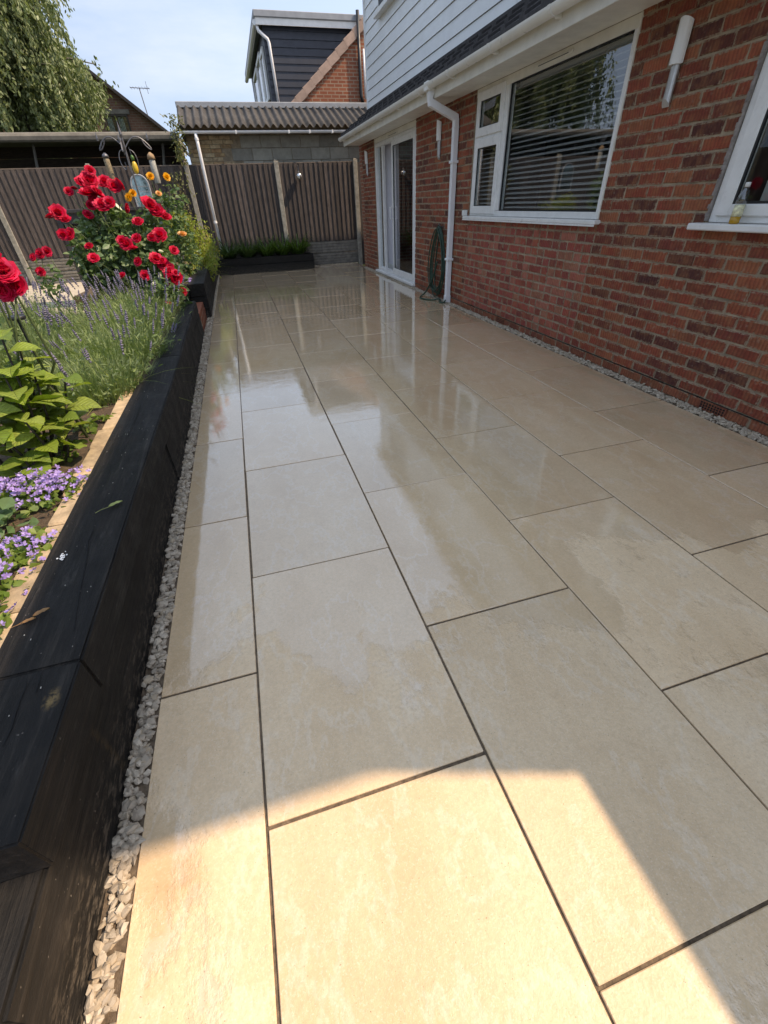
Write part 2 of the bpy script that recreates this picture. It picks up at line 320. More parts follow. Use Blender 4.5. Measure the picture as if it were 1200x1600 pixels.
# ------------------------------------------------------------------ object helpers
def wloc(o):
    v = Vector((0, 0, 0))
    while o is not None: v = v + o.location; o = o.parent
    return v
def link(name, me, parent=None, loc=(0, 0, 0)):
    o = bpy.data.objects.new(name, me); COL.objects.link(o); o.location = loc
    if parent is not None: o.parent = parent
    return o
def tag(o, label=None, cat=None, group=None, kind=None):
    if label: o['label'] = label
    if cat: o['category'] = cat
    if group: o['group'] = group
    if kind: o['kind'] = kind
    return o
def thing(name, label, cat, loc=(0, 0, 0), group=None):
    o = bpy.data.objects.new(name, None); COL.objects.link(o); o.location = loc; o.empty_display_size = .1
    return tag(o, label, cat, group)
class MB:
    def __init__(s): s.v = []; s.f = []; s.sm = False
    def add(s, v, f):
        n = len(s.v); s.v += [tuple(x) for x in v]; s.f += [tuple(i + n for i in q) for q in f]; return s
    def box(s, a, b, rot=None):
        (x0, y0, z0), (x1, y1, z1) = a, b
        v = [(x, y, z) for z in (z0, z1) for y in (y0, y1) for x in (x0, x1)]
        if rot is not None:
            c = Vector(((x0 + x1) / 2, (y0 + y1) / 2, (z0 + z1) / 2)); v = [tuple(rot @ (Vector(p) - c) + c) for p in v]
        return s.add(v, [(0, 2, 3, 1), (4, 5, 7, 6), (0, 1, 5, 4), (2, 6, 7, 3), (0, 4, 6, 2), (1, 3, 7, 5)])
    def tube(s, pts, r, n=8, cap=True):
        pts = [Vector(p) for p in pts]; rs = r if isinstance(r, (list, tuple)) else [r] * len(pts)
        v = []; up = None
        for i, p in enumerate(pts):
            d = (pts[min(i + 1, len(pts) - 1)] - pts[max(i - 1, 0)]).normalized()
            if up is None: up = d.orthogonal().normalized()
            up = (up - d * up.dot(d))
            up = up.normalized() if up.length > 1e-6 else d.orthogonal().normalized()
            w = d.cross(up)
            for k in range(n):
                a = 2 * math.pi * k / n; v.append(tuple(p + (up * math.cos(a) + w * math.sin(a)) * rs[i]))
        f = [(i * n + k, i * n + (k + 1) % n, (i + 1) * n + (k + 1) % n, (i + 1) * n + k) for i in range(len(pts) - 1) for k in range(n)]
        if cap: f += [tuple(reversed(range(n))), tuple((len(pts) - 1) * n + k for k in range(n))]
        return s.add(v, f)
    def lathe(s, c, prof, n=16, axis=2):
        v = []
        for r, h in prof:
            for k in range(n):
                a = 2 * math.pi * k / n; v.append((c[0] + r * math.cos(a), c[1] + r * math.sin(a), c[2] + h))
        f = [(i * n + k, i * n + (k + 1) % n, (i + 1) * n + (k + 1) % n, (i + 1) * n + k) for i in range(len(prof) - 1) for k in range(n)]
        f += [tuple(reversed(range(n))), tuple((len(prof) - 1) * n + k for k in range(n))]
        return s.add(v, f)
    def mesh(s, name, mat, smooth=False):
        me = bpy.data.meshes.new(name); me.from_pydata(s.v, [], s.f); me.materials.append(mat)
        if smooth or s.sm: me.polygons.foreach_set('use_smooth', [True] * len(me.polygons))
        me.update(); return me
    def build(s, name, mat, parent=None, smooth=False, bev=0):
        if parent is not None:
            w = wloc(parent); s.v = [(x - w.x, y - w.y, z - w.z) for x, y, z in s.v]
        me = s.mesh(name, mat, smooth)
        if bev: bevel(me, bev)
        return link(name, me, parent)
def bevel(me, w, seg=1):
    bm = bmesh.new(); bm.from_mesh(me); bmesh.ops.bevel(bm, geom=list(bm.edges), offset=w, segments=seg, affect='EDGES', clamp_overlap=True)
    bm.to_mesh(me); bm.free()
def box(name, a, b, mat, parent=None, bev=0):
    return MB().box(a, b).build(name, mat, parent, bev=bev)
def struct(o): o['kind'] = 'structure'; return o

def np_mesh(name, V, F, mat, parent=None, smooth=False, base=None):
    """V (n,3), F (m,k)"""
    V = np.asarray(V, dtype=np.float32); F = np.asarray(F, dtype=np.int32)
    if parent is not None and base is None:
        w = wloc(parent); V = V - np.array([w.x, w.y, w.z], dtype=np.float32)
    me = bpy.data.meshes.new(name); k = F.shape[1]
    me.vertices.add(len(V)); me.vertices.foreach_set('co', V.ravel())
    me.loops.add(F.size); me.loops.foreach_set('vertex_index', F.ravel())
    me.polygons.add(len(F)); me.polygons.foreach_set('loop_start', np.arange(0, F.size, k, dtype=np.int32))
    me.update(calc_edges=True); me.validate(); me.materials.append(mat)
    if smooth: me.polygons.foreach_set('use_smooth', [True] * len(me.polygons))
    else: me.shade_flat()
    return link(name, me, parent)
def unit(a): return a / (np.linalg.norm(a, axis=1, keepdims=True) + 1e-9)
def leaves(name, P, D, size, mat, parent, wid=.45, fold=.25, droop=.15):
    """pointed leaves: 6 verts each, folded along the midrib and drooping"""
    n = len(P); D = unit(D); size = np.broadcast_to(size, (n,))[:, None]
    side = unit(np.cross(D, rng.normal(size=(n, 3)))); up = np.cross(side, D)
    w = size * wid * .5
    b = P; m1 = P + D * size * .42 + up * fold * w * -.4; tip = P + D * size - np.array([0, 0, 1]) * size * droop
    l1 = P + D * size * .38 + side * w + up * w * fold; r1 = P + D * size * .38 - side * w + up * w * fold
    l2 = P + D * size * .72 + side * w * .7 + up * w * fold * .7 - np.array([0, 0, 1]) * size * droop * .5
    r2 = P + D * size * .72 - side * w * .7 + up * w * fold * .7 - np.array([0, 0, 1]) * size * droop * .5
    V = np.stack([b, l1, l2, tip, r2, r1], 1).reshape(-1, 3)
    i = np.arange(n)[:, None] * 6
    F = np.concatenate([i + np.array([[0, 1, 2, 3]]), i + np.array([[0, 3, 4, 5]])], 0)
    return np_mesh(name, V, F, mat, parent)
def blades(name, P, D, length, width, mat, parent, bend=.5, seg=4):
    """strap or stem blades arching over; P roots, D start directions"""
    n = len(P); D = unit(D); length = np.broadcast_to(length, (n,))[:, None]; width = np.broadcast_to(width, (n,))[:, None]
    hor = D * np.array([1, 1, 0]); hor = hor + rng.normal(size=(n, 3)) * np.array([.05, .05, 0]); hor = unit(hor)
    side = unit(np.cross(hor, np.array([[0, 0, 1.]]))); bend = np.broadcast_to(bend, (n,))[:, None]
    rows = []
    for k in range(seg + 1):
        s = k / seg
        c = P + D * length * s + (hor * .55 - np.array([0, 0, 1.]) * .6) * bend * length * s * s
        w = width * (1 - s ** 2.2 * .92) * .5
        rows += [c - side * w, c + side * w]
    V = np.stack(rows, 1).reshape(-1, 3); m = 2 * (seg + 1); i = np.arange(n)[:, None] * m
    F = np.concatenate([i + np.array([[2 * k, 2 * k + 1, 2 * k + 3, 2 * k + 2]]) for k in range(seg)], 0)
    return np_mesh(name, V, F, mat, parent)

# ------------------------------------------------------------------ ground
struct(box('ground', (-90, -40, -.30), (90, 140, -.10), M_GRASS))
def poly_slab(name, pts, z0, z1, mat):
    n = len(pts); v = [(x, y, z0) for x, y in pts] + [(x, y, z1) for x, y in pts]
    f = [tuple(reversed(range(n))), tuple(range(n, 2 * n))] + [(i, (i + 1) % n, n + (i + 1) % n, n + i) for i in range(n)]
    return MB().add(v, f).build(name, mat)
patio = struct(poly_slab('patio', [(-.64, -3), (2.88, -3), (2.88, 12.26), (-.64, 12.26)], -.09, -.006, M_GROUT))
PX_ = [-.52, -.215, .388, .990, 1.592, 2.194, 2.79]; PY_ = .918; J = .0035
slab_cache = {}
def slab(x0, x1, y0, y1):
    k = (round(x1 - x0, 3), round(y1 - y0, 3))
    if k not in slab_cache:
        hx, hy = (x1 - x0) / 2 - J, (y1 - y0) / 2 - J
        me = MB().box((-hx, -hy, -.02), (hx, hy, 0)).mesh('paving_slab', M_PAVE); bevel(me, .0018); slab_cache[k] = me
    o = link('paving_slab', slab_cache[k], patio, ((x0 + x1) / 2 + rnd.gauss(0, .0006), (y0 + y1) / 2 + rnd.gauss(0, .0008), rnd.uniform(-.0008, .0008)))
    o.rotation_euler = (rnd.gauss(0, .0009), rnd.gauss(0, .0009), rnd.gauss(0, .0007))
for c in range(6):
    off = -.005 if c % 2 == 0 else .455
    k = -3
    while True:
        y0 = off + PY_ * k; y1 = y0 + PY_; k += 1
        end = 11.86 if PX_[c + 1] < 1.65 else 12.18
        if y0 > end - .08: break
        slab(PX_[c], PX_[c + 1], y0, min(y1, end))

# gravel margins (stones nobody could count)
def ico():
    t = (1 + 5 ** .5) / 2
    v = np.array([(-1, t, 0), (1, t, 0), (-1, -t, 0), (1, -t, 0), (0, -1, t), (0, 1, t), (0, -1, -t), (0, 1, -t), (t, 0, -1), (t, 0, 1), (-t, 0, -1), (-t, 0, 1)], float)
    v /= np.linalg.norm(v[0])
    f = [(0, 11, 5), (0, 5, 1), (0, 1, 7), (0, 7, 10), (0, 10, 11), (1, 5, 9), (5, 11, 4), (11, 10, 2), (10, 7, 6), (7, 1, 8), (3, 9, 4), (3, 4, 2), (3, 2, 6), (3, 6, 8), (3, 8, 9), (4, 9, 5), (2, 4, 11), (6, 2, 10), (8, 6, 7), (9, 8, 1)]
    return v, np.array(f)
ICO, ICF = ico()
def stones(name, P, size, mat, label, cat):
    n = len(P); size = np.broadcast_to(size, (n,))
    sc = np.stack([size * rng.uniform(.7, 1.25, n), size * rng.uniform(.7, 1.35, n), size * rng.uniform(.5, .85, n)], 1)
    q = ICO[None] * rng.uniform(.72, 1.18, (n, 12, 1))
    for _ in range(6):
        nn = unit(rng.normal(size=(n, 3)))[:, None, :]; dd = rng.uniform(.38, .7, (n, 1))
        q = q - nn * np.maximum(0, (q * nn).sum(2) - dd)[..., None]
    q = q * sc[:, None, :]
    a = rng.uniform(0, 6.28, n); ca, sa = np.cos(a)[:, None], np.sin(a)[:, None]
    x = q[..., 0] * ca - q[..., 1] * sa; y = q[..., 0] * sa + q[..., 1] * ca
    b = rng.normal(0, .5, n); cb, sb = np.cos(b)[:, None], np.sin(b)[:, None]
    y2 = y * cb - q[..., 2] * sb; z2 = y * sb + q[..., 2] * cb
    V = np.stack([x, y2, z2], 2) + P[:, None, :]
    F = (ICF[None] + (np.arange(n) * 12)[:, None, None]).reshape(-1, 3)
    o = np_mesh(name, V.reshape(-1, 3), F, mat); return tag(o, label, cat, kind='stuff')
def strip(n, x0f, x1f, y0, y1, z=-.004, zs=.006, pw=1.0):
    y = y0 + (y1 - y0) * rng.uniform(0, 1, n) ** pw; u = rng.uniform(0, 1, n)
    x = x0f(y) + (x1f(y) - x0f(y)) * u
    return np.stack([x, y, z + rng.normal(0, zs, n)], 1)
def lface(y): return np.where(y > 6.9, -.552, 0) + np.where(y > 6.9, 0, 1) * np.where(y < 7.7, -.578 - np.clip((y - 2.4) / 3.6, 0, 1) * .026, -.615 + (y - 7.7) * .02)
P1 = strip(5400, lambda y: lface(y) + .004, lambda y: np.full_like(y, -.524), -.3, 11.8, .002, .005)
stones('gravel_margin', P1, rng.uniform(.010, .0175, len(P1)) * np.where(rng.uniform(0, 1, len(P1)) < .08, 1.25, 1), M_GRAVEL, 'narrow strip of pale stone chippings along the black sleepers', 'gravel')
P2 = strip(4600, lambda y: np.full_like(y, 2.80), lambda y: np.full_like(y, 2.872), 1.0, 11.2, .002, .005)
stones('gravel_margin', P2, rng.uniform(.012, .019, len(P2)), M_GRAVEL, 'narrow strip of pale stone chippings along the foot of the brick wall', 'gravel')
P3 = np.concatenate([strip(700, lambda y: np.full_like(y, -.52), lambda y: np.full_like(y, 1.70), 11.87, 11.94, .002, .006), strip(400, lambda y: np.full_like(y, 1.75), lambda y: np.full_like(y, 2.9), 12.18, 12.25, .002, .006)])
stones('gravel_margin', P3, rng.uniform(.011, .018, len(P3)), M_GRAVEL, 'pale stone chippings along the far planter and the fence foot', 'gravel')

# ------------------------------------------------------------------ raised beds
def sleeper(a, b, parent, bev=.008, warp=.004, shear=0.0):
    mb = MB().box(a, b); o = mb.build('sleeper', M_SLEEP, parent)
    bm = bmesh.new(); bm.from_mesh(o.data)
    ln = [e for e in bm.edges if abs((e.verts[0].co - e.verts[1].co).y) > .5 or abs((e.verts[0].co - e.verts[1].co).x) > .5]
    bmesh.ops.subdivide_edges(bm, edges=ln, cuts=14)
    bmesh.ops.bevel(bm, geom=[e for e in bm.edges if e.calc_face_angle(0) > 1.0], offset=bev, segments=2, affect='EDGES', clamp_overlap=True)
    for v in bm.verts:
        s = v.co.y * 2.1 + v.co.x * 1.7
        v.co.x += shear * (v.co.y + wloc(parent).y - a[1]) / (b[1] - a[1])
        v.co.x += warp * .6 * math.sin(s * 1.3 + 1) + rnd.gauss(0, .0006); v.co.z += warp * .5 * math.sin(s * .9) + rnd.gauss(0, .0006)
    bm.to_mesh(o.data); bm.free(); return o
bed = thing('raised_bed', 'long low raised bed of black sleepers with brick edging on the left of the patio', 'raised bed', (-.7, 3, 0))
sleeper((-.780, .425, .250), (-.567, .8055, .375), bed, bev=.004)
sleeper((-.780, .808, .250), (-.566, 3.55, .375), bed, bev=.005)
sleeper((-.780, 3.556, .248), (-.568, 5.98, .374), bed, shear=-.034)
sleeper((-.785, .225, -.08), (-.583, 2.3, .247), bed)
sleeper((-.785, 2.306, -.08), (-.576, 5.98, .245), bed, shear=-.028)
sleeper((-.785, -1.9, -.08), (-.588, .219, .242), bed)
sleeper((-1.01, -1.6, -.08), (-.789, .42, .235), bed)
def crack(pts, w, parent, z):
    mb = MB()
    for i in range(len(pts) - 1):
        (x0, y0), (x1, y1) = pts[i], pts[i + 1]; ww0 = w * math.sin(math.pi * (i + .12) / len(pts)); ww1 = w * math.sin(math.pi * (i + 1) / len(pts)) + .0003
        mb.add([(x0 - ww0, y0, z), (x0 + ww0, y0, z), (x1 + ww1, y1, z), (x1 - ww1, y1, z)], [(0, 1, 2, 3)])
    return mb.build('drying_crack', M_CRACK, parent)
CK = .3783
crack([(-.679, 1.468), (-.668, 1.39), (-.664, 1.366), (-.668, 1.314), (-.655, 1.25), (-.645, 1.192), (-.636, 1.11), (-.628, 1.048), (-.617, .98), (-.605, .911)], .0021, bed, CK)
crack([(-.646, .80), (-.642, .77), (-.64, .74)], .0016, bed, CK)
crack([(-.672, .79), (-.667, .761), (-.668, .73), (-.667, .706), (-.661, .66), (-.663, .626)], .0022, bed, CK)
crack([(-.69 + rnd.gauss(0, .002), 2.1 + .08 * i) for i in range(7)], .0018, bed, CK)
crack([(-.65 + rnd.gauss(0, .002), 3.0 + .08 * i) for i in range(6)], .0018, bed, CK)
struct(MB().box((-4.4, -1.6, -.1), (-.781, 6.2, .305)).build('bed_soil', M_SOIL))
# brick edging inside the bed
edg = thing('brick_edging', 'sunlit row of tan bricks set along the inside of the near black sleeper', 'edging', (-.87, 2, .26))
em = MB().box((-.05, -.1045, -.03), (.05, .1045, .03)).mesh('brick', M_EDGEB); bevel(em, .008)
y = .55
while y < 3.2:
    o = link('brick', em, edg, (-.836 + rnd.gauss(0, .004) + .87, y - 2, .302 + rnd.gauss(0, .003) - .26)); o.rotation_euler = (rnd.gauss(0, .02), rnd.gauss(0, .02), rnd.gauss(0, .02)); y += .218
lw = thing('low_brick_wall', 'short low red brick wall between the two black planters beside the patio', 'wall', (-.7, 6.9, 0))
bm_ = MB().box((-.05, -.1075, -.0325), (.05, .1075, .0325)).mesh('brick', M_BRICKP); bevel(bm_, .005)
for r in range(3):
    for k in range(4):
        o = link('brick', bm_, lw, (-.655 + .7, 6.10 + k * .225 + (r % 2) * .1 - 6.9, .035 + r * .075)); o.rotation_euler = (0, 0, rnd.gauss(0, .01))
box('mortar', (-.70, 6.0, -.05), (-.610, 6.89, .215), M_MORTAR, lw)
def angled(pts, z0, z1, parent):
    n = len(pts); v = [(x, y, z0) for x, y in pts] + [(x, y, z1) for x, y in pts]
    f = [tuple(reversed(range(n))), tuple(range(n, 2 * n))] + [(i, (i + 1) % n, n + (i + 1) % n, n + i) for i in range(n)]
    return MB().add(v, f).build('sleeper', M_SLEEP, parent, bev=.008)
bed2 = thing('raised_bed', 'second raised bed of black sleepers, further off beyond the low brick wall', 'raised bed', (-.8, 9.7, 0))
for z0, z1 in ((-.05, .16), (.163, .335)):
    angled([(-.78, 9.31), (-.56, 9.31), (-.535, 11.72), (-.757, 11.72)], z0, z1, bed2)
for z0, z1 in ((-.05, .105), (.108, .27), (.273, .437)):
    angled([(-.75, 6.93), (-.537, 6.93), (-.556, 9.3), (-.77, 9.3)], z0, z1, bed2)
    angled([(-1.9, 6.90), (-.755, 6.90), (-.755, 7.06), (-1.9, 7.06)], z0, z1 - .002, bed2)
struct(MB().add([(-2.2, 7.07, .38), (-.76, 7.07, .38), (-.75, 12.2, .28), (-2.2, 12.2, .28), (-2.2, 7.07, -.1), (-.76, 7.07, -.1), (-.75, 12.2, -.1), (-2.2, 12.2, -.1)], [(0, 1, 2, 3), (4, 7, 6, 5), (0, 4, 5, 1), (1, 5, 6, 2), (2, 6, 7, 3), (3, 7, 4, 0)]).build('bed_soil', M_SOIL))
fpl = thing('raised_planter', 'low black sleeper planter against the fence at the end of the patio', 'planter', (.6, 11.9, 0))
sleeper((-.53, 11.72, -.05), (1.71, 11.86, .165), fpl); sleeper((-.53, 11.722, .168), (1.708, 11.858, .31), fpl)
sleeper((1.57, 11.862, -.05), (1.705, 12.2, .165), fpl); sleeper((1.57, 11.864, .168), (1.703, 12.2, .305), fpl)
struct(box('bed_soil', (-.72, 11.862, -.05), (1.57, 12.2, .27), M_SOIL))
struct(box('garden_path', (-4.6, 6.25, -.08), (-2.25, 12.2, .03), M_PALE))
pk = thing('path_kerb', 'pale stone kerb edging of the garden path behind the lavender', 'kerb', (-2.6, 6.6, 0))
for x in np.arange(-4.5, -1.3, .62): box('kerb_stone', (x, 6.9, -.05), (x + .61, 7.0, .20 + rnd.uniform(0, .02)), M_PALE, pk, .01)

# ------------------------------------------------------------------ the house
WX = 2.88
house = thing('house', 'red brick house with white upper cladding along the right of the patio', 'house', (3.5, 5, 0))
DOOR = (7.88, 10.22, .0, 2.205); WIN1 = (3.53, 5.93, 1.03, 2.205); WIN2 = (.35, 2.53, 1.03, 2.4)
OPEN = [DOOR, WIN1, WIN2]
WY0, WY1, WZ1 = -3.0, 11.15, 2.42
wall = MB()
ys = sorted({WY0, WY1, *[v for o in OPEN for v in o[:2]]}); 
for a, b in zip(ys[:-1], ys[1:]):
    mid = (a + b) / 2; op = [o for o in OPEN if o[0] < mid < o[1]]
    segs = [(-.1, WZ1)] if not op else [(-.1, op[0][2]), (op[0][3], WZ1)]
    for z0, z1 in segs:
        if z1 - z0 > .02: wall.box((WX + .0055, a, z0), (WX + .25, b, z1))
front = wall.build('front_wall', M_MORTAR, house)
hl = wloc(house)
def brick_mesh(lw_, h, mat, j):
    rr = random.Random(j); d = .0065
    def jt(): return rr.uniform(-.0028, .0028)
    hy, hz = lw_ / 2, h / 2
    v = [(.03, -hy, -hz), (.03, hy, -hz), (.03, hy, hz), (.03, -hy, hz)]
    v += [(0.0035 + jt(), -hy + jt(), -hz + jt()), (.0035 + jt(), hy + jt(), -hz + jt()), (.0035 + jt(), hy + jt(), hz + jt()), (.0035 + jt(), -hy + jt(), hz + jt())]
    v += [(jt(), -hy + d + jt(), -hz + d + jt()), (jt(), hy - d + jt(), -hz + d + jt()), (jt(), hy - d + jt(), hz - d + jt()), (jt(), -hy + d + jt(), hz - d + jt())]
    f = [(11, 10, 9, 8)]
    for a in (0, 4):
        for i in range(4): f.append((a + i, a + (i + 1) % 4, a + 4 + (i + 1) % 4, a + 4 + i))
    f = [tuple(reversed(q)) for q in f]
    return v, f
specs = []
row = 0; z = .0375
while z < WZ1:
    offy = 0 if row % 2 == 0 else .1125
    y = WY0 + offy
    while y < WY1:
        a, b = y + .0055, y + .2195
        yc = (a + b) / 2
        panel = WIN1[0] < yc < WIN1[1] and z < 1.02
        pieces = [(a, b)]
        if panel:   # panel below the window: mixed headers and stretchers
            if (int((y + 50) / .225) * 7 + row * 5) % 3 != 1: pieces = [(a, a + .1025), (a + .1125, b)]
        out = []
        for (p, q) in pieces:
            cut = [(p, q)]
            for (o0, o1, oz0, oz1) in OPEN:
                if z + .033 > oz0 + .02 and z - .033 < oz1 - .01:
                    nc = []
                    for (u, w_) in cut:
                        if w_ <= o0 or u >= o1: nc.append((u, w_))
                        else:
                            if u < o0: nc.append((u, o0 - .003))
                            if w_ > o1: nc.append((o1 + .003, w_))
                    cut = nc
            # straight vertical joint at panel edges
            for e in WIN1[:2]:
                if z < 1.02:
                    nc = []
                    for (u, w_) in cut:
                        if u < e - .02 and w_ > e + .02: nc += [(u, e - .005), (e + .005, w_)]
                        else: nc.append((u, w_))
                    cut = nc
            out += cut
        for (p, q) in out:
            p, q = max(p, WY0), min(q, WY1)
            if q - p > .03:
                yc = (p + q) / 2; pan = WIN1[0] < yc < WIN1[1] and z < 1.02
                specs.append((yc, z, q - p, M_BRICKP if row < 1 else (M_BRICKR if pan else M_BRICK)))
        y += .225
    row += 1; z += .075
vis = [s for s in specs if s[0] > 1.55 and s[1] < 2.25]
vis.sort(key=lambda s: (s[0] ** 2 + (s[1] - 1.25) ** 2 * 2)); near = set(id(s) for s in vis[:300])
bcache = {}
rest = {M_BRICK: MB(), M_BRICKR: MB(), M_BRICKP: MB()}
for i, s in enumerate(specs):
    yc, z, ln, mt = s; j = i % 3
    v, f = brick_mesh(ln, .064, mt, i)
    dx = rnd.uniform(-.003, .0015)
    if id(s) in near:
        k = (round(ln, 3), j, mt.name)
        if k not in bcache:
            me = MB().add(v, f).mesh('brick', mt); me.materials.append(EDGE[mt.name]); me.polygons.foreach_set('material_index', [0] + [1] * 8); bcache[k] = me
        o = link('brick', bcache[k], front, (WX - hl.x + dx, yc - hl.y, z - hl.z))
        o.rotation_euler = (rnd.gauss(0, .006), rnd.gauss(0, .008), rnd.gauss(0, .008))
    else:
        rest[mt].add([(WX + dx + x, yc + yy, z + zz) for x, yy, zz in v], f)
for mt, mb in rest.items():
    o = mb.build('brick_courses', mt, front); o['kind'] = 'stuff'; o.data.materials.append(EDGE[mt.name]); o.data.polygons.foreach_set('material_index', ([0] + [1] * 8) * (len(o.data.polygons) // 9))
box('damp_course', (WX - .0035, 1.0, .0735), (WX + .01, 7.87, .0765), M_RUBBER, front)
for yy in (1.98, 4.85):
    ab = box('air_brick', (WX - .006, yy - .1, .010), (WX + .02, yy + .1, .072), M_BRICKP, front)
    mb = MB()
    for k in range(9):
        for zz in (.02, .036, .052): mb.box((WX - .0075, yy - .09 + k * .0205, zz), (WX - .0055, yy - .078 + k * .0205, zz + .01))
    mb.build('vent_hole', M_CRACK, ab)
# end walls and body
box('end_wall', (WX + .004, 11.152, -.1), (9, 11.4, 2.6), M_NBRICK, house)
box('back_wall', (8.8, -3, -.1), (9, 11.15, 2.6), M_NBRICK, house)
box('end_wall', (WX + .26, -3.2, -.1), (9, -3.002, 2.6), M_NBRICK, house)
box('room_floor', (WX + .26, -3, -.05), (8.8, 11.15, .05), M_FLOORIN, house)
box('ceiling', (WX + .10, -3, 2.43), (8.8, 11.15, 2.50), M_ROOM, house)
box('room_partition', (WX + .26, 7.55, .05), (8.8, 7.65, 2.43), M_ROOM, house)
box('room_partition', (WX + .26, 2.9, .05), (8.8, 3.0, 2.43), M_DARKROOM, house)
box('room_partition', (4.2, 7.66, .05), (4.3, 11.14, 2.43), M_ROOM, house)
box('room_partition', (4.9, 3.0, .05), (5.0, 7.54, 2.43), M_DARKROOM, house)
box('hall_wall', (3.10, 9.55, .05), (3.16, 11.14, 2.43), M_LILAC, house)
box('skirting', (3.082, 9.56, .05), (3.098, 11.14, .17), M_WHITE, house)

# soffit, fascia, gutter, lean-to roof
box('soffit', (2.56, -3, 2.206), (WX + .02, 11.3, 2.226), M_CREAM, house, .002)
box('fascia_board', (2.535, -3, 2.19), (2.557, 11.3, 2.36), M_CREAM, house, .003)
box('wall_plate_trim', (WX - .03, -3, 2.165), (WX - .002, 2.53, 2.204), M_CREAM, house)
def extrude_profile(prof, y0, y1, closed=True):
    n = len(prof); v = [(x, y0, z) for x, z in prof] + [(x, y1, z) for x, z in prof]
    f = [(i, n + i, n + (i + 1) % n, (i + 1) % n) for i in range(n if closed else n - 1)]
    if closed: f += [tuple(range(n)), tuple(reversed(range(n, 2 * n)))]
    return v, f
gp = []
gc, gz, gr = 2.480, 2.318, .052
for k in range(13): a = math.pi + math.pi * k / 12; gp.append((gc + gr * math.cos(a), gz + gr * math.sin(a)))
for k in range(13): a = 2 * math.pi - math.pi * k / 12; gp.append((gc + (gr - .005) * math.cos(a), gz + (gr - .005) * math.sin(a)))
gut = MB().add(*extrude_profile(gp, -3, 11.32)).build('gutter', M_GUT, house, smooth=False)
for yy in [.3, 1.2, 2.1, 3.0, 3.95, 4.85, 5.75, 6.65, 7.55, 8.45, 9.35, 10.25, 11.1]:
    mb = MB(); pr = []
    for k in range(9): a = math.pi + math.pi * k / 8; pr.append((gc + (gr + .006) * math.cos(a), gz + (gr + .006) * math.sin(a)))
    for k in range(9): a = 2 * math.pi - math.pi * k / 8; pr.append((gc + (gr + .001) * math.cos(a), gz + (gr + .001) * math.sin(a)))
    mb.add(*extrude_profile(pr, yy - .016, yy + .016)); mb.box((gc + .01, yy - .012, gz - gr - .012), (2.54, yy + .012, gz - gr + .012))
    mb.build('gutter_bracket', M_GUT, gut)
roofm = MB(); 
xs0, zs0, xs1, zs1 = 2.508, 2.350, 3.07, 2.70
nrow = 3
for k in range(nrow):
    a, b = k / nrow, (k + 1) / nrow + .06
    xa, za = xs0 + (xs1 - xs0) * a, zs0 + (zs1 - zs0) * a; xb, zb = xs0 + (xs1 - xs0) * b, zs0 + (zs1 - zs0) * b
    yt = -3.0
    while yt < 11.35:   # interlocking tiles with a roll on one side
        for (u0, u1, h) in ((0, .22, .0), (.22, .30, .022)):
            y0, y1 = yt + u0, min(yt + u1, 11.38); o_ = .014
            roofm.add([(xa, y0, za), (xa, y1, za), (xb, y1, zb - .02), (xb, y0, zb - .02), (xa, y0, za + o_ + h + .016), (xa, y1, za + o_ + h + .016), (xb, y1, zb + h), (xb, y0, zb + h)],
                      [(0, 3, 2, 1), (4, 5, 6, 7), (0, 1, 5, 4), (1, 2, 6, 5), (2, 3, 7, 6), (3, 0, 4, 7)])
        yt += .30
rt = roofm.build('roof_tiles', M_TILE, house); rt['kind'] = 'stuff'
box('roof_deck', (3.05, -3.2, 2.52), (9.0, 11.4, 2.60), M_TILE, house)
MB().add([(2.56, -3.2, 2.355), (2.56, 11.36, 2.355), (3.06, 11.36, 2.62), (3.06, -3.2, 2.62), (2.56, -3.2, 2.34), (2.56, 11.36, 2.34), (3.06, 11.36, 2.55), (3.06, -3.2, 2.55)],
         [(0, 3, 2, 1), (4, 5, 6, 7), (0, 1, 5, 4), (1, 2, 6, 5), (2, 3, 7, 6), (3, 0, 4, 7)]).build('roof_felt', M_TILE, house)
box('lead_flashing', (3.035, -.45, 2.66), (3.055, 11.2, 2.735), M_TILE, house)
# upper storey
UX, UY0, UY1, UZ = 3.05, -.45, 11.15, 4.80
box('upper_wall', (UX + .03, UY0, 2.604), (8.9, UY1, UZ), M_WHITE, house)
z = 2.70; seg_y = 5.55
UW = (8.75, 10.2, 3.78, 4.6)
while z < UZ:
    for (a, b) in ((UY0, seg_y), (seg_y, UY1)):
        cuts = [(a, b)]
        if z + .15 > UW[2] and z < UW[3] and a < UW[0] < b: cuts = [(a, UW[0]), (UW[1], b)]
        for (c, d) in cuts:
            MB().add([(UX + .029, c, z), (UX + .029, d, z), (UX + .002, c, z), (UX + .002, d, z), (UX + .014, c, z + .142), (UX + .014, d, z + .142), (UX + .029, c, z + .149), (UX + .029, d, z + .149), (UX + .022, c, z + .143), (UX + .022, d, z + .143)],
                     [(0, 1, 3, 2), (2, 3, 5, 4), (4, 5, 9, 8), (8, 9, 7, 6), (0, 2, 4, 8, 6), (1, 7, 9, 5, 3)]).build('cladding_board', M_CLAD, house)
    z += .15
box('joint_strip', (UX - .006, seg_y - .02, 2.70), (UX + .02, seg_y + .02, UZ), M_CLAD, house)
box('corner_trim', (UX - .012, UY1 - .03, 2.66), (UX + .03, UY1 + .03, UZ), M_CLAD, house)
uw = box('upper_window', (UX - .02, UW[0], UW[2]), (UX + .028, UW[1], UW[3]), M_WHITE, house, .004)
for k in range(2): box('pane', (UX - .0235, UW[0] + .06 + k * .70, UW[2] + .07), (UX - .0205, UW[0] + .69 + k * .70, UW[3] - .06), M_RUBBER, uw)
box('window_sill', (UX - .09, UW[0] - .05, UW[2] - .05), (UX + .02, UW[1] + .05, UW[2] - .003), M_WHITE, uw, .004)
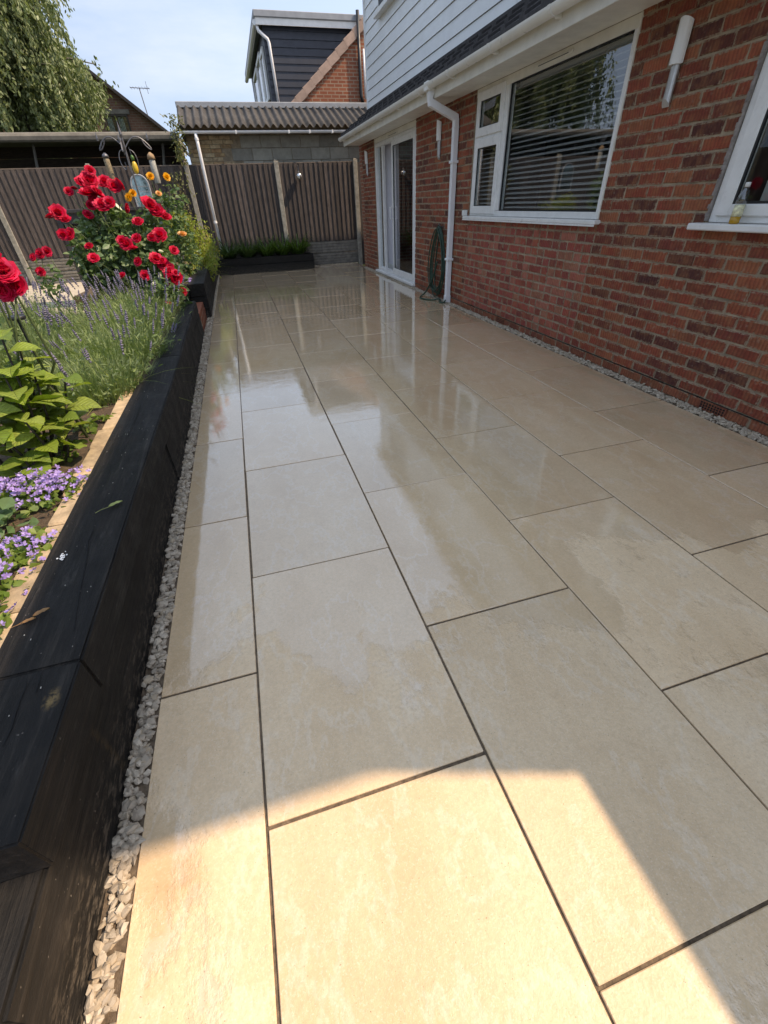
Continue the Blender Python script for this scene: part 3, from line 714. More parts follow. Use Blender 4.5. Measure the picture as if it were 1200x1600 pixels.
# hipped roof over the upper storey
ex, ey0, ey1, ez = 2.83, -.70, 11.19, 4.90
hip = [(ex, ey0, ez), (9.2, ey0, ez), (9.2, ey1, ez), (ex, ey1, ez), (6.0, 2.4, 7.0), (6.0, 8.4, 7.0)]
MB().add([(x, y, z - .001) for x, y, z in hip], [(3, 2, 1, 0), (0, 1, 4), (1, 2, 5, 4), (2, 3, 5), (3, 0, 4, 5)]).build('main_roof', M_TILE, house)
box('upper_fascia', (ex + .002, ey0 + .002, ez - .14), (ex + .03, ey1, ez - .004), M_WHITE, house)
box('upper_fascia', (ex + .032, ey0 + .002, ez - .14), (9.2, ey0 + .03, ez - .004), M_WHITE, house)
box('upper_soffit', (ex + .032, ey0 + .032, ez - .095), (9.1, ey1 - .02, ez - .08), M_WHITE, house)
# downpipe
dp = thing('tmp', None, None)
bpy.data.objects.remove(dp)
def square_pipe(name, pts, half, mat, parent, horiz=Vector((0, 1, 0))):
    mb = MB(); pts = [Vector(p) for p in pts]; v = []
    for i, p in enumerate(pts):
        d = (pts[min(i + 1, len(pts) - 1)] - pts[max(i - 1, 0)]).normalized(); s = horiz; u = d.cross(s).normalized()
        for a, b in ((-1, -1), (1, -1), (1, 1), (-1, 1)): v.append(p + s * a * half + u * b * half)
    f = [(i * 4 + k, i * 4 + (k + 1) % 4, i * 4 + 4 + (k + 1) % 4, i * 4 + 4 + k) for i in range(len(pts) - 1) for k in range(4)] + [(3, 2, 1, 0), tuple(len(pts) * 4 - 4 + k for k in range(4))]
    return mb.add(v, f).build(name, mat, parent, bev=.004)
DY = 6.36
pipe = square_pipe('downpipe', [(2.835, DY, 2.02), (2.835, DY, 0.015)], .0325, M_PIPE, house)
square_pipe('pipe_elbow', [(2.50, DY, 2.275), (2.50, DY, 2.235), (2.50, DY, 2.16), (2.835, DY, 2.03), (2.835, DY, 1.93)], .036, M_PIPE, pipe)
box('gutter_outlet', (2.435, DY - .06, 2.255), (2.535, DY + .06, 2.335), M_GUT, pipe, .006)
for zz in (1.62, .56): box('pipe_clip', (2.79, DY - .055, zz - .014), (WX - .002, DY + .055, zz + .014), M_PIPE, pipe, .003)
box('pipe_shoe', (2.795, DY - .038, .012), (2.875, DY + .038, .10), M_PIPE, pipe, .004)

# ---- windows
def frame_rect(name, y0, y1, z0, z1, x0, x1, w, mat, parent, bev=.004, wb=None):
    wb = wb or w; mb = MB()
    mb.box((x0, y0, z0), (x1, y0 + w, z1)); mb.box((x0, y1 - w, z0), (x1, y1, z1))
    mb.box((x0 + .0005, y0 + w, z0), (x1 - .0005, y1 - w, z0 + wb)); mb.box((x0 + .0005, y0 + w, z1 - w), (x1 - .0005, y1 - w, z1))
    return mb.build(name, mat, parent, bev=bev)
w1 = frame_rect('kitchen_window', WIN1[0] + .004, WIN1[1] - .004, 1.068, 2.20, WX + .012, WX + .082, .055, M_WHITE, house, wb=.05)
box('window_head', (WX + .008, WIN1[0] + .004, 2.135), (WX + .012, WIN1[1] - .004, 2.203), M_CREAM, w1)
box('mullion', (WX + .010, 5.225, 1.12), (WX + .083, 5.300, 2.146), M_WHITE, w1, .004)
box('transom', (WX + .011, 5.302, 1.765), (WX + .082, 5.872, 1.815), M_WHITE, w1, .003)
box('glass_pane', (WX + .045, 3.588, 1.118), (WX + .049, 5.225, 2.146), M_GLASS, w1)
frame_rect('glazing_bead', 3.586, 5.225, 1.117, 2.147, WX + .028, WX + .044, .013, M_RUBBER, w1, 0)
for z0, z1 in ((1.09, 1.775), (1.80, 2.17)):
    sa = frame_rect('casement', 5.292, 5.888, z0, z1, WX - .006, WX + .05, .075, M_WHITE, w1)
    box('glass_pane', (WX + .02, 5.367, z0 + .075), (WX + .024, 5.813, z1 - .075), M_GLASS, sa)
    frame_rect('gasket', 5.366, 5.814, z0 + .074, z1 - .074, WX + .006, WX + .018, .008, M_RUBBER, sa, 0)
tv = box('trickle_vent', (WX - .004, 4.25, 2.158), (WX + .0075, 4.78, 2.180), M_CREAM, w1, .003)
box('vent_slot', (WX - .0055, 4.30, 2.164), (WX - .0042, 4.73, 2.169), M_RUBBER, tv)
box('window_sill', (WX - .055, WIN1[0] - .035, 1.036), (WX + .02, WIN1[1] + .06, 1.066), M_WHITE, w1, .005)
box('sill_lip', (WX - .056, WIN1[0] - .034, 1.022), (WX - .046, WIN1[1] + .059, 1.035), M_WHITE, w1, .002)
box('end_cap', (WX - .06, WIN1[1] + .02, 1.067), (WX - .004, WIN1[1] + .075, 1.125), M_WHITE, w1, .006)
box('reveal_bead', (WX - .010, WIN1[0] - .012, 1.07), (WX + .02, WIN1[0] + .0035, 2.2), M_CREAM, w1, .003)
bl = thing('venetian_blind', 'grey slatted blind hanging behind the large kitchen window', 'blind', (WX + .14, 4.4, 1.12))
sm = MB(); hw = .024; n = 5
for k in range(n + 1):
    u = -1 + 2 * k / n; xx = u * hw * math.cos(.38); zz = u * hw * math.sin(.38) + .005 * (1 - u * u)
    sm.v += [(xx, -.81, zz), (xx, .81, zz), (xx, -.81, zz - .0012), (xx, .81, zz - .0012)]
for k in range(n): sm.f += [(4 * k, 4 * k + 1, 4 * k + 5, 4 * k + 4), (4 * k + 3, 4 * k + 2, 4 * k + 6, 4 * k + 7)]
slm = sm.mesh('blind_slat', M_SLAT)
for k in range(24):
    o = link('blind_slat', slm, bl, (-.04, .0, .03 + k * .0415)); o.rotation_euler = (rnd.gauss(0, .0008), rnd.gauss(0, .03), 0)
box('head_rail', (WX + .11, 3.6, 2.10), (WX + .17, 5.21, 2.15), M_SLAT, bl, .004)
for yy in (3.9, 4.4, 4.9): MB().tube([(WX + .115, yy, 1.13), (WX + .115, yy, 2.1)], .0012, 5).build('ladder_cord', M_SLAT, bl)
bl2 = thing('venetian_blind', 'grey slatted blind behind the narrow side casement of the kitchen window', 'blind', (WX + .14, 5.6, 1.12))
sm2 = MB(); sm2.v = [(x, y * .29 / .81, z) for x, y, z in sm.v]; sm2.f = list(sm.f); slm2 = sm2.mesh('blind_slat', M_SLAT)
for k in range(17): link('blind_slat', slm2, bl2, (-.04, 0, .03 + k * .0415))
box('head_rail', (WX + .11, 5.31, 1.84), (WX + .17, 5.88, 1.88), M_SLAT, bl2, .004)

w2 = frame_rect('near_window', WIN2[0] + .004, WIN2[1] - .012, 1.072, 2.36, WX + .012, WX + .082, .06, M_WHITE, house, wb=.045)
s2 = frame_rect('casement', WIN2[0] + .07, WIN2[1] - .055, 1.105, 2.32, WX - .002, WX + .05, .085, M_WHITE, w2, .006, wb=.06)
box('glass_pane', (WX + .02, WIN2[0] + .15, 1.17), (WX + .024, WIN2[1] - .14, 2.24), M_GLASS2, s2)
frame_rect('gasket', WIN2[0] + .152, WIN2[1] - .139, 1.164, 2.237, WX + .004, WX + .019, .014, M_RUBBER, s2, 0)
box('window_sill', (WX - .075, WIN2[0] - .04, 1.034), (WX + .02, WIN2[1] + .055, 1.070), M_WHITE, w2, .006)
mb = MB()
for k in range(60):
    z = 1.08 + k * .021; mb.box((WX - .004 - rnd.uniform(0, .006), WIN2[1] - .013, z), (WX + .012, WIN2[1] + rnd.uniform(-.002, .012), z + .022))
mb.build('mortar_fillet', simple('smeared_pointing', (.27, .235, .215), .95, .3, 30, .6, 150), w2, bev=.002)
vb = thing('vertical_blind', 'beige vertical blind inside the nearest window', 'blind', (WX + .15, 1.5, 1.1))
vm = MB().box((-.002, -.045, 0), (.002, .045, 1.2)).mesh('blind_vane', M_VANE)
for k in range(22):
    o = link('blind_vane', vm, vb, (0, -1.0 + k * .085, 0)); o.rotation_euler = (0, 0, .55 + rnd.gauss(0, .04))
# ---- sliding door
dr = frame_rect('patio_door', DOOR[0] + .004, DOOR[1] - .004, .062, 2.13, WX + .012, WX + .10, .055, M_WHITE, house)
box('head_panel', (WX + .014, DOOR[0] + .005, 2.133), (WX + .09, DOOR[1] - .005, 2.204), M_CREAM, dr)
box('door_sill', (WX - .055, DOOR[0] - .03, .022), (WX + .1, DOOR[1] + .03, .060), M_WHITE, dr, .005)
tv = box('trickle_vent', (WX + .002, 8.8, 2.145), (WX + .0135, 9.35, 2.168), M_CREAM, dr, .003)
box('vent_slot', (WX + .0005, 8.84, 2.152), (WX + .0018, 9.31, 2.158), M_RUBBER, tv)
lf = frame_rect('sliding_leaf', DOOR[0] + .058, 9.13, .09, 2.085, WX - .002, WX + .035, .075, M_WHITE, dr, .005, wb=.10)
box('glass_pane', (WX + .015, DOOR[0] + .135, .19), (WX + .019, 9.055, 2.01), M_GLASS, lf)
frame_rect('gasket', DOOR[0] + .134, 9.056, .189, 2.011, WX + .004, WX + .0145, .010, M_RUBBER, lf, 0)
hb = MB().tube([(WX - .004, 9.09, 1.16), (WX - .05, 9.09, 1.16), (WX - .05, 9.09, .98), (WX - .004, 9.09, .98)], .011, 6); hb.build('door_handle', M_WHITE, lf)
box('fixed_stile', (WX + .04, 9.78, .10), (WX + .09, 9.86, 2.08), M_WHITE, dr, .004)
box('glass_pane', (WX + .06, 9.862, .118), (WX + .064, 10.16, 2.07), M_GLASS, dr)

# ------------------------------------------------------------------ wall lights
def wall_light(y, label):
    r = thing('wall_light', label, 'wall light', (WX, y, 1.68), 'slim wall lights on the brick wall')
    n = 10; v = []; f = []
    def half(rad, z0f, z1f):
        vv = []
        for k in range(n + 1):
            a = math.pi * k / n; x = -.012 - rad * math.sin(a); yy = rad * math.cos(a); vv += [(x, yy, z0f(x, yy)), (x, yy, z1f(x, yy))]
        m = len(vv); ff = [(2 * k, 2 * k + 1, 2 * k + 3, 2 * k + 2) for k in range(n)] + [(0, m - 2, m - 1, 1)] + [tuple(2 * k for k in range(n + 1)), tuple(reversed([2 * k + 1 for k in range(n + 1)]))]
        return vv, ff
    a, b = half(.045, lambda x, y: .195 + .0 * y, lambda x, y: .40 - (x + .06) * .5)
    MB().add([(p[0] + WX, p[1] + r.location.y, p[2] + 1.68) for p in a], b).build('lamp_shade', M_LAMPW, r)
    a, b = half(.029, lambda x, y: .0 - (x + .012) * 1.4 + .0, lambda x, y: .205)
    MB().add([(p[0] + WX, p[1] + r.location.y, p[2] + 1.68) for p in a], b).build('lamp_body', M_LAMPM, r)
    box('back_plate', (WX - .012, y - .02, 1.70), (WX - .0015, y + .02, 2.06), M_LAMPM, r)
    return r
wall_light(3.10, 'slim white and steel wall light between the two windows')
wall_light(6.93, 'slim white wall light between the patio door and the downpipe')
wall_light(10.72, 'slim white wall light at the far corner, beyond the patio door')

# hose
hs = MB(); hs.sm = True; pts = []
for k in range(7):
    h0, h1 = rnd.uniform(.03, .16), rnd.uniform(.86, .96); wd = rnd.uniform(.14, .32); xo = 2.845 - .02 * rnd.random() - .014 * (k % 5)
    for i in range(20):
        a = 2 * math.pi * i / 20
        zz = (h0 + h1) / 2 + (h1 - h0) / 2 * math.cos(a); ww = wd * (1.15 - .55 * (zz / h1))
        pts.append((xo - .02 * math.sin(a * .5) * (1 - zz), 6.72 + k * .014 - .05 + ww * math.sin(a), zz))
hs.tube(pts, .0095, 6)
lp = [(2.82, 6.75, .5), (2.78, 6.80, .3), (2.72, 6.90, .1), (2.66, 6.98, .012), (2.60, 6.86, .012), (2.64, 6.70, .012), (2.72, 6.6, .012), (2.77, 6.55, .03), (2.80, 6.52, .012), (2.74, 6.42, .012), (2.76, 6.32, .014), (2.79, 6.30, .06)]
sp = []
for i in range(len(lp) - 1):
    for k in range(5):
        t_ = k / 5; p0, p1, p2, p3 = [Vector(lp[max(0, min(len(lp) - 1, i + d))]) for d in (-1, 0, 1, 2)]
        sp.append(.5 * ((2 * p1) + (p2 - p0) * t_ + (2 * p0 - 5 * p1 + 4 * p2 - p3) * t_ * t_ + (-p0 + 3 * p1 - 3 * p2 + p3) * t_ ** 3))
hs.tube(sp, .012, 6)
hose = thing('garden_hose', 'dark green garden hose coiled against the wall beside the downpipe', 'hose', (2.83, 6.72, 0))
hs.build('hose_coil', M_HOSE, hose)
MB().tube([(2.88, 6.70, .93), (2.83, 6.70, .93), (2.80, 6.70, .97)], .008, 6).build('wall_hook', M_IRON, hose)

# bottle on the sill
bt = thing('plastic_bottle', 'clear plastic bottle with yellow label standing on the near window sill', 'bottle', (2.84, 2.30, 1.07))
MB().lathe((2.84, 2.30, 1.071), [(.022, 0), (.026, .004), (.026, .035)], 14).build('amber_liquid', simple('amber_liquid', (.45, .24, .02), .2), bt, True)
MB().lathe((2.84, 2.30, 1.071), [(.0265, .036), (.0265, .092)], 14).build('paper_label', None or simple('yellow_white_label', (.75, .68, .45), .5, .45, 60), bt, True)
MB().lathe((2.84, 2.30, 1.071), [(.0263, .093), (.0263, .12), (.021, .15), (.011, .165), (.011, .172)], 14).build('bottle_shoulder', M_GLASS, bt, True)
MB().lathe((2.84, 2.30, 1.071), [(.0135, .173), (.0135, .192), (.012, .195)], 14).build('bottle_cap', M_WHITE, bt, True)

# ------------------------------------------------------------------ fence
FY = 12.30
fence = thing('garden_fence', 'brown featheredge board fence with concrete posts across the end of the garden', 'fence', (0, FY, 0))
posts = [2.99, 1.19, -.70, -2.58, -4.46, -6.34]
bd = MB().add([(-.060, -.030, 0), (.066, -.004, 0), (.066, .012, 0), (-.060, -.006, 0), (-.060, -.030, 1.5), (.066, -.004, 1.5), (.066, .012, 1.5), (-.060, -.006, 1.5)],
              [(3, 2, 1, 0), (4, 5, 6, 7), (0, 1, 5, 4), (1, 2, 6, 5), (2, 3, 7, 6), (3, 0, 4, 7)]).mesh('board', M_FENCE)
pm = MB().box((-.05, -.055, -.2), (.05, .055, 2.04)).box((-.035, -.04, 2.04), (.035, .04, 2.065)).mesh('concrete_post', M_CONC); bevel(pm, .008)
for i, x in enumerate(posts):
    link('concrete_post', pm, fence, (x, 0, rnd.uniform(-.01, .02)))
for i in range(len(posts) - 1):
    x1, x0 = posts[i] - .055, posts[i + 1] + .055
    pan = box('fence_panel', (x0, FY + .012, .50), (x1, FY + .04, .56), M_RAIL, fence)
    box('cap_rail', (x0, FY - .022, 2.002), (x1, FY + .035, 2.022), M_RAIL, pan, .003)
    box('back_rail', (x0, FY + .013, 1.1), (x1, FY + .04, 1.17), M_RAIL, pan)
    nb = round((x1 - x0) / .113); st = (x1 - x0) / nb
    for k in range(nb):
        o = link('board', bd, pan, (x0 + st * (k + .5), -.004 + rnd.uniform(-.003, .001), .505 + rnd.uniform(-.004, .004))); o.scale.x = .97; o.rotation_euler = (0, rnd.gauss(0, .0022), rnd.gauss(0, .02))
    for j in range(2):
        gb = box('gravel_board', (x0, FY - .015, .005 + j * .25), (x1, FY + .02, .25 + j * .25), M_GBOARD, fence, .005)
        for q in range(4): box('raised_rib', (x0 + .02, FY - .026, .022 + j * .25 + q * .058), (x1 - .02, FY - .0152, .062 + j * .25 + q * .058), M_GBOARD, gb, .004)
box('corner_infill', (3.05, FY - .02, -.05), (3.6, FY + .03, 2.0), M_FENCE, fence)
# left boundary fence (seen mirrored in the windows)
lfence = thing('side_fence', 'brown board fence along the left boundary, mirrored in the kitchen window', 'fence', (-7.0, 6, 0))
k = 0
for y in np.arange(-2.0, 12.2, .113):
    if rnd.random() < .5 or True:
        o = link('board', bd, lfence, (0, y - 6, .42)); o.rotation_euler = (0, 0, math.pi / 2); o.scale.z = 1.05
for y in np.arange(-2, 12.3, 1.88): link('concrete_post', pm, lfence, (.05, y - 6, 0))
# mirrored globe hanging on the fence
gl = thing('hanging_globe', 'small silvery glass globe hanging on the fence at the end of the patio', 'ornament', (1.655, 12.19, 1.70))
MB().lathe((1.655, 12.185, 1.775), [(.065 * math.sin(math.pi * k / 14) + .0005, -.065 * math.cos(math.pi * k / 14)) for k in range(15)], 18).build('globe', M_CHROME, gl, True)
MB().lathe((1.655, 12.185, 1.84), [(.018, 0), (.018, .02), (.006, .028)], 10).build('globe_cap', M_IRON, gl, True)
MB().tube([(1.655, 12.185, 1.868), (1.655, 12.185, 1.95), (1.655, 12.21, 1.965), (1.655, 12.28, 1.965)], .005, 6).build('hook', M_IRON, gl)

# ------------------------------------------------------------------ neighbour's outbuilding behind the fence
ob = thing('outbuilding', 'low block outbuilding with a corrugated roof behind the fence', 'outbuilding', (1.2, 12.9, 0))
bw = box('block_wall', (-.60, 12.62, 0), (3.9, 12.80, 2.70), M_MORTAR, ob)
z = 1.76; r = 0
bmf = MB().box((-.215, -.012, -.104), (.215, .012, .104)).mesh('block', M_BLOCK); bevel(bmf, .006)
bbf = MB().box((-.1075, -.012, -.0325), (.1075, .012, .0325)).mesh('brick', M_TANB); bevel(bbf, .005)
while z < 2.6:
    x = .30 + (r % 2) * .22
    while x < 3.7:
        link('block', bmf, bw, (x + .215 - 1.2, 12.616 - 12.9 + rnd.uniform(-.002, .002), z)); x += .44
    for q in range(3):
        xb = -.47
        while xb < .20 + (r % 2) * .22 - .02:
            link('brick', bbf, bw, (xb + (q % 2) * .06 - 1.2, 12.616 - 12.9, z - .073 + q * .072)); xb += .225
    z += .216; r += 1
RX0, RX1 = -.66, 4.2
nx = 150; V = []; F = []
for row, (yy, zz) in enumerate(((12.14, 2.615), (13.35, 3.075))):
    for i in range(nx * 4 + 1):
        x = RX0 + (RX1 - RX0) * i / (nx * 4); V.append((x, yy, zz + 0.030 * math.sin(2 * math.pi * (x - RX0) / .155)))
m = nx * 4 + 1
V += [(x, y, z - .008) for x, y, z in V]
F = [(i, i + 1, m + i + 1, m + i) for i in range(m - 1)] + [(2 * m + i + 1, 2 * m + i, 3 * m + i, 3 * m + i + 1) for i in range(m - 1)] + [(i, 2 * m + i, 2 * m + i + 1, i + 1) for i in range(m - 1)] + [(m + i + 1, 3 * m + i + 1, 3 * m + i, m + i) for i in range(m - 1)]
MB().add(V, F).build('corrugated_roof', M_CORR, ob, True)
box('ridge_flashing', (RX0 - .01, 13.27, 3.035), (RX1, 13.42, 3.14), M_LEAD, ob, .01)
box('eaves_board', (RX0 + .03, 12.26, 2.50), (RX1, 12.285, 2.575), M_SHEDW, ob)
MB().add([(RX0 + .02, 12.28, 2.57), (RX0 + .02, 13.3, 3.03), (RX0 + .02, 13.3, 2.4), (RX0 + .02, 12.28, 2.4), (RX0 + .06, 12.28, 2.57), (RX0 + .06, 13.3, 3.03), (RX0 + .06, 13.3, 2.4), (RX0 + .06, 12.28, 2.4)], [(0, 1, 2, 3), (7, 6, 5, 4), (0, 4, 5, 1), (1, 5, 6, 2), (2, 6, 7, 3), (3, 7, 4, 0)]).build('side_board', M_SHEDW, ob)
gp2 = []
for k in range(11): a = math.pi + math.pi * k / 10; gp2.append((12.20 + .045 * math.cos(a), 2.545 + .045 * math.sin(a)))
for k in range(11): a = 2 * math.pi - math.pi * k / 10; gp2.append((12.20 + .040 * math.cos(a), 2.545 + .040 * math.sin(a)))
n = len(gp2); v = [(RX0, y, z) for y, z in gp2] + [(3.0, y, z) for y, z in gp2]
g2 = MB().add(v, [(i, (i + 1) % n, n + (i + 1) % n, n + i) for i in range(n)] + [tuple(reversed(range(n))), tuple(range(n, 2 * n))]).build('gutter', M_PIPE, ob)
for x in (.45, 1.55, 2.0, 2.5): box('gutter_bracket', (x - .015, 12.147, 2.494), (x + .015, 12.253, 2.55), M_PIPE, g2, .003)
p2 = MB().tube([(-.36, 12.20, 2.53), (-.36, 12.20, 2.3), (-.36, 12.20, .3)], .034, 12).build('downpipe', M_PIPE, ob, True)
for zz in (2.42, 1.0): MB().tube([(-.36, 12.2, zz - .02), (-.36, 12.2, zz + .02)], .041, 12).build('pipe_collar', M_PIPE, p2)

# ------------------------------------------------------------------ neighbour house with dormer
nh = thing('neighbour_house', 'brick gabled house with a navy clad dormer behind the corrugated roof', 'house', (5, 17, 0))
GY = 14.0; gx0, gz0, gx1, gz1 = 1.95, 3.10, 6.0, 6.18
MB().add([(gx0, GY, 0), (9, GY, 0), (9, GY, 4), (gx1, GY, gz1), (gx0, GY, gz0), (gx0, GY + .25, 0), (9, GY + .25, 0), (9, GY + .25, 4), (gx1, GY + .25, gz1), (gx0, GY + .25, gz0)],
         [(0, 1, 2, 3, 4), (9, 8, 7, 6, 5), (0, 5, 6, 1), (1, 6, 7, 2), (2, 7, 8, 3), (3, 8, 9, 4), (4, 9, 5, 0)]).build('gable_wall', M_NBRICK, nh)
rf = MB().add([(gx0 - .15, GY + .02, gz0 - .02), (gx1, GY + .02, gz1 + .09), (gx1, 24, gz1 + .09), (gx0 - .15, 24, gz0 - .02), (gx0 - .15, GY + .02, gz0 - .12), (gx1, GY + .02, gz1), (gx1, 24, gz1), (gx0 - .15, 24, gz0 - .12)],
              [(0, 1, 2, 3), (7, 6, 5, 4), (0, 4, 5, 1), (1, 5, 6, 2), (2, 6, 7, 3), (3, 7, 4, 0)]).build('roof', M_TILE, nh)
sl = math.atan2(gz1 - gz0, gx1 - gx0); nvt = 17
for k in range(nvt):
    t0 = k * .268; c0 = Vector((gx0 - .10 + math.cos(sl) * t0, GY, gz0 - .02 + math.sin(sl) * t0)); c1 = c0 + Vector((math.cos(sl), 0, math.sin(sl))) * .275
    up = Vector((-math.sin(sl), 0, math.cos(sl))); yv = Vector((0, 1, 0)); q = []
    for c, lift in ((c0, .018), (c1, 0)):
        for a, b in ((-.07, -.09), (.16, -.09), (.16, .075), (-.07, .075)): q.append(c + yv * a + up * (b + lift))
    MB().add(q, [(0, 1, 2, 3), (7, 6, 5, 4), (0, 4, 5, 1), (1, 5, 6, 2), (2, 6, 7, 3), (3, 7, 4, 0)]).build('verge_tile', M_COPE, nh, bev=.008)
DXF, DYN, DZT = 1.50, 14.15, 4.54
dm = MB().add([(DXF, DYN, 2.6), (5.2, DYN, 2.6), (5.2, DYN, DZT), (DXF, DYN, DZT), (DXF, 19.5, 2.6), (5.2, 19.5, 2.6), (5.2, 19.5, DZT), (DXF, 19.5, DZT)], [(0, 1, 2, 3), (7, 6, 5, 4), (0, 4, 5, 1), (1, 5, 6, 2), (2, 6, 7, 3), (3, 7, 4, 0)]).build('dormer', M_NAVY, nh)
z = 3.0
while z < 4.45:
    MB().add([(DXF - .004, DYN - .02, z), (5.2, DYN - .02, z), (5.2, DYN - .006, z + .125), (DXF - .004, DYN - .006, z + .125), (DXF - .004, DYN - .001, z), (5.2, DYN - .001, z), (5.2, DYN - .001, z + .125), (DXF - .004, DYN - .001, z + .125)], [(0, 1, 2, 3), (0, 4, 5, 1), (3, 2, 6, 7), (0, 3, 7, 4), (1, 5, 6, 2)]).build('cladding_board', M_NAVY, dm)
    z += .13
box('dormer_fascia', (DXF - .14, DYN - .13, DZT - .06), (5.3, DYN - .10, DZT + .05), M_WHITE, dm)
box('dormer_fascia', (DXF - .14, DYN - .098, DZT - .06), (DXF - .11, 19.6, DZT + .05), M_WHITE, dm)
box('dormer_roof', (DXF - .17, DYN - .16, DZT + .052), (5.3, 19.7, DZT + .16), M_LEAD, dm, .01)
MB().tube([(DXF - .16, DYN - .1, DZT - .02), (DXF - .16, 19.6, DZT - .02)], .05, 8).build('dormer_gutter', M_PIPE, dm)
MB().tube([(DXF - .12, DYN - .06, DZT - .06), (DXF - .10, DYN - .07, DZT - .14), (DXF + .08, DYN - .06, DZT - .26), (DXF + .10, DYN - .06, DZT - .32), (DXF + .14, DYN - .06, 3.12)], .035, 8).build('downpipe', M_PIPE, dm, True)
for (a, b, z0, z1) in ((14.5, 15.3, 3.35, 4.25), (15.4, 16.6, 3.1, 4.35), (16.8, 18.4, 3.1, 4.35)):
    w = frame_rect('window', a, b, z0, z1, DXF - .05, DXF - .002, .08, M_WHITE, dm)
    box('pane', (DXF - .025, a + .08, z0 + .08), (DXF - .02, b - .08, z1 - .08), M_GLASS, dm)
MB().tube([(3.66, GY - .06, 4.75), (3.66, GY - .06, 3.35), (3.70, GY - .06, 3.22)], .04, 8).build('soil_pipe', M_BLACKP, nh, True)
MB().tube([(3.77, GY - .06, 4.15), (3.77, GY - .06, 3.3)], .028, 8).build('white_pipe', M_PIPE, nh, True)

# ------------------------------------------------------------------ shed / carport behind the left fence
sh = thing('carport', 'dark open carport with a rounded grey roof edge behind the left fence', 'carport', (-4, 13.4, 0))
pr = [(12.95, 2.47), (12.915, 2.50), (12.91, 2.56), (12.94, 2.605), (13.0, 2.625), (16.5, 2.66), (16.5, 2.60), (13.02, 2.47)]
n = len(pr); v = [(-9, y, z) for y, z in pr] + [(-.80, y, z) for y, z in pr]
MB().add(v, [(i, (i + 1) % n, n + (i + 1) % n, n + i) for i in range(n)] + [tuple(range(n)), tuple(reversed(range(n, 2 * n)))]).build('roof', M_SHEDF, sh)
for k in range(7): box('wall_plank', (-9, 14.4, 1.0 + k * .22), (-.85, 14.43, 1.215 + k * .22), M_SHEDW, sh, .004)
box('end_wall', (-.845, 13.0, 0), (-.80, 14.6, 2.468), M_SHEDW, sh)
for x in (-3.9, -1.35, -6.5): MB().tube([(x, 13.3, 1.6), (x + .22, 13.3, 2.46)], .028, 6).build('roof_brace', M_SHEDF, sh)

# far gable house
fh = thing('gabled_house', 'dark brick gabled house with a curtained window beyond the carport', 'house', (-5, 24, 0))
MB().add([(-8.6, 24, 0), (-1.75, 24, 0), (-1.75, 24, 3.70), (-5.0, 24, 6.22), (-8.6, 24, 3.5), (-8.6, 30, 0), (-1.75, 30, 0), (-1.75, 30, 3.70), (-5.0, 30, 6.22), (-8.6, 30, 3.5)],
         [(0, 1, 2, 3, 4), (9, 8, 7, 6, 5), (0, 5, 6, 1), (1, 6, 7, 2), (2, 7, 8, 3), (3, 8, 9, 4), (4, 9, 5, 0)]).build('gable_wall', M_LBRICK, fh)
for (xa, za, xb, zb) in ((-5.0, 6.36, -1.4, 3.54), (-5.0, 6.36, -8.9, 3.37)):
    MB().add([(xa, 23.75, za), (xb, 23.75, zb), (xb, 30.2, zb), (xa, 30.2, za), (xa, 23.75, za - .12), (xb, 23.75, zb - .12), (xb, 30.2, zb - .12), (xa, 30.2, za - .12)], [(0, 1, 2, 3), (7, 6, 5, 4), (0, 4, 5, 1), (1, 5, 6, 2), (2, 6, 7, 3), (3, 7, 4, 0)]).build('roof_slope', M_TILE, fh)
fw = frame_rect('window', -3.9, -3.05, 3.5, 4.28, 0, .05, .05, M_STEM, fh)
fw.data.transform(Matrix(((0, 1, 0, 0), (1, 0, 0, 0), (0, 0, 1, 0), (0, 0, 0, 1))) if False else Matrix.Identity(4))
bpy.data.objects.remove(fw)
fw = MB().box((-3.9, 23.93, 3.4), (-3.84, 23.99, 4.28)).box((-3.11, 23.93, 3.4), (-3.05, 23.99, 4.28)).box((-3.84, 23.93, 4.22), (-3.11, 23.99, 4.28)).box((-3.51, 23.93, 3.4), (-3.44, 23.99, 4.22)).build('window', M_STEM, fh)
box('lintel', (-4.05, 23.94, 4.29), (-2.95, 24.02, 4.42), M_SHEDF, fw)
for a, b in ((-3.835, -3.515), (-3.435, -3.115)):
    box('pane', (a, 23.955, 3.4), (b, 23.96, 4.215), M_GLASS, fw)
    for q in range(4): box('curtain', (a + .02 + q * .05, 23.965, 3.4), (a + .05 + q * .05, 23.985, 4.2), simple('grey_green_curtain', (.30, .34, .30), .9, .2) if q == 0 else bpy.data.materials['grey_green_curtain'], fw)
an = thing('tv_aerial', 'thin grey television aerial standing above the far gabled house roof', 'aerial', (-2.36, 24.6, 4.1))
MB().tube([(-2.36, 24.6, 4.0), (-2.42, 24.6, 5.1)], .018, 5).build('mast', M_IRON, an)
MB().tube([(-2.75, 24.6, 5.12), (-2.05, 24.6, 5.10)], .012, 5).build('boom', M_IRON, an)
for q in range(7): x = -2.72 + q * .105; MB().tube([(x, 24.35, 5.11), (x, 24.85, 5.11)], .006, 4).build('element', M_IRON, an)
MB().tube([(-2.14, 24.6, 4.95), (-2.14, 24.6, 5.3)], .01, 4).build('reflector', M_IRON, an)

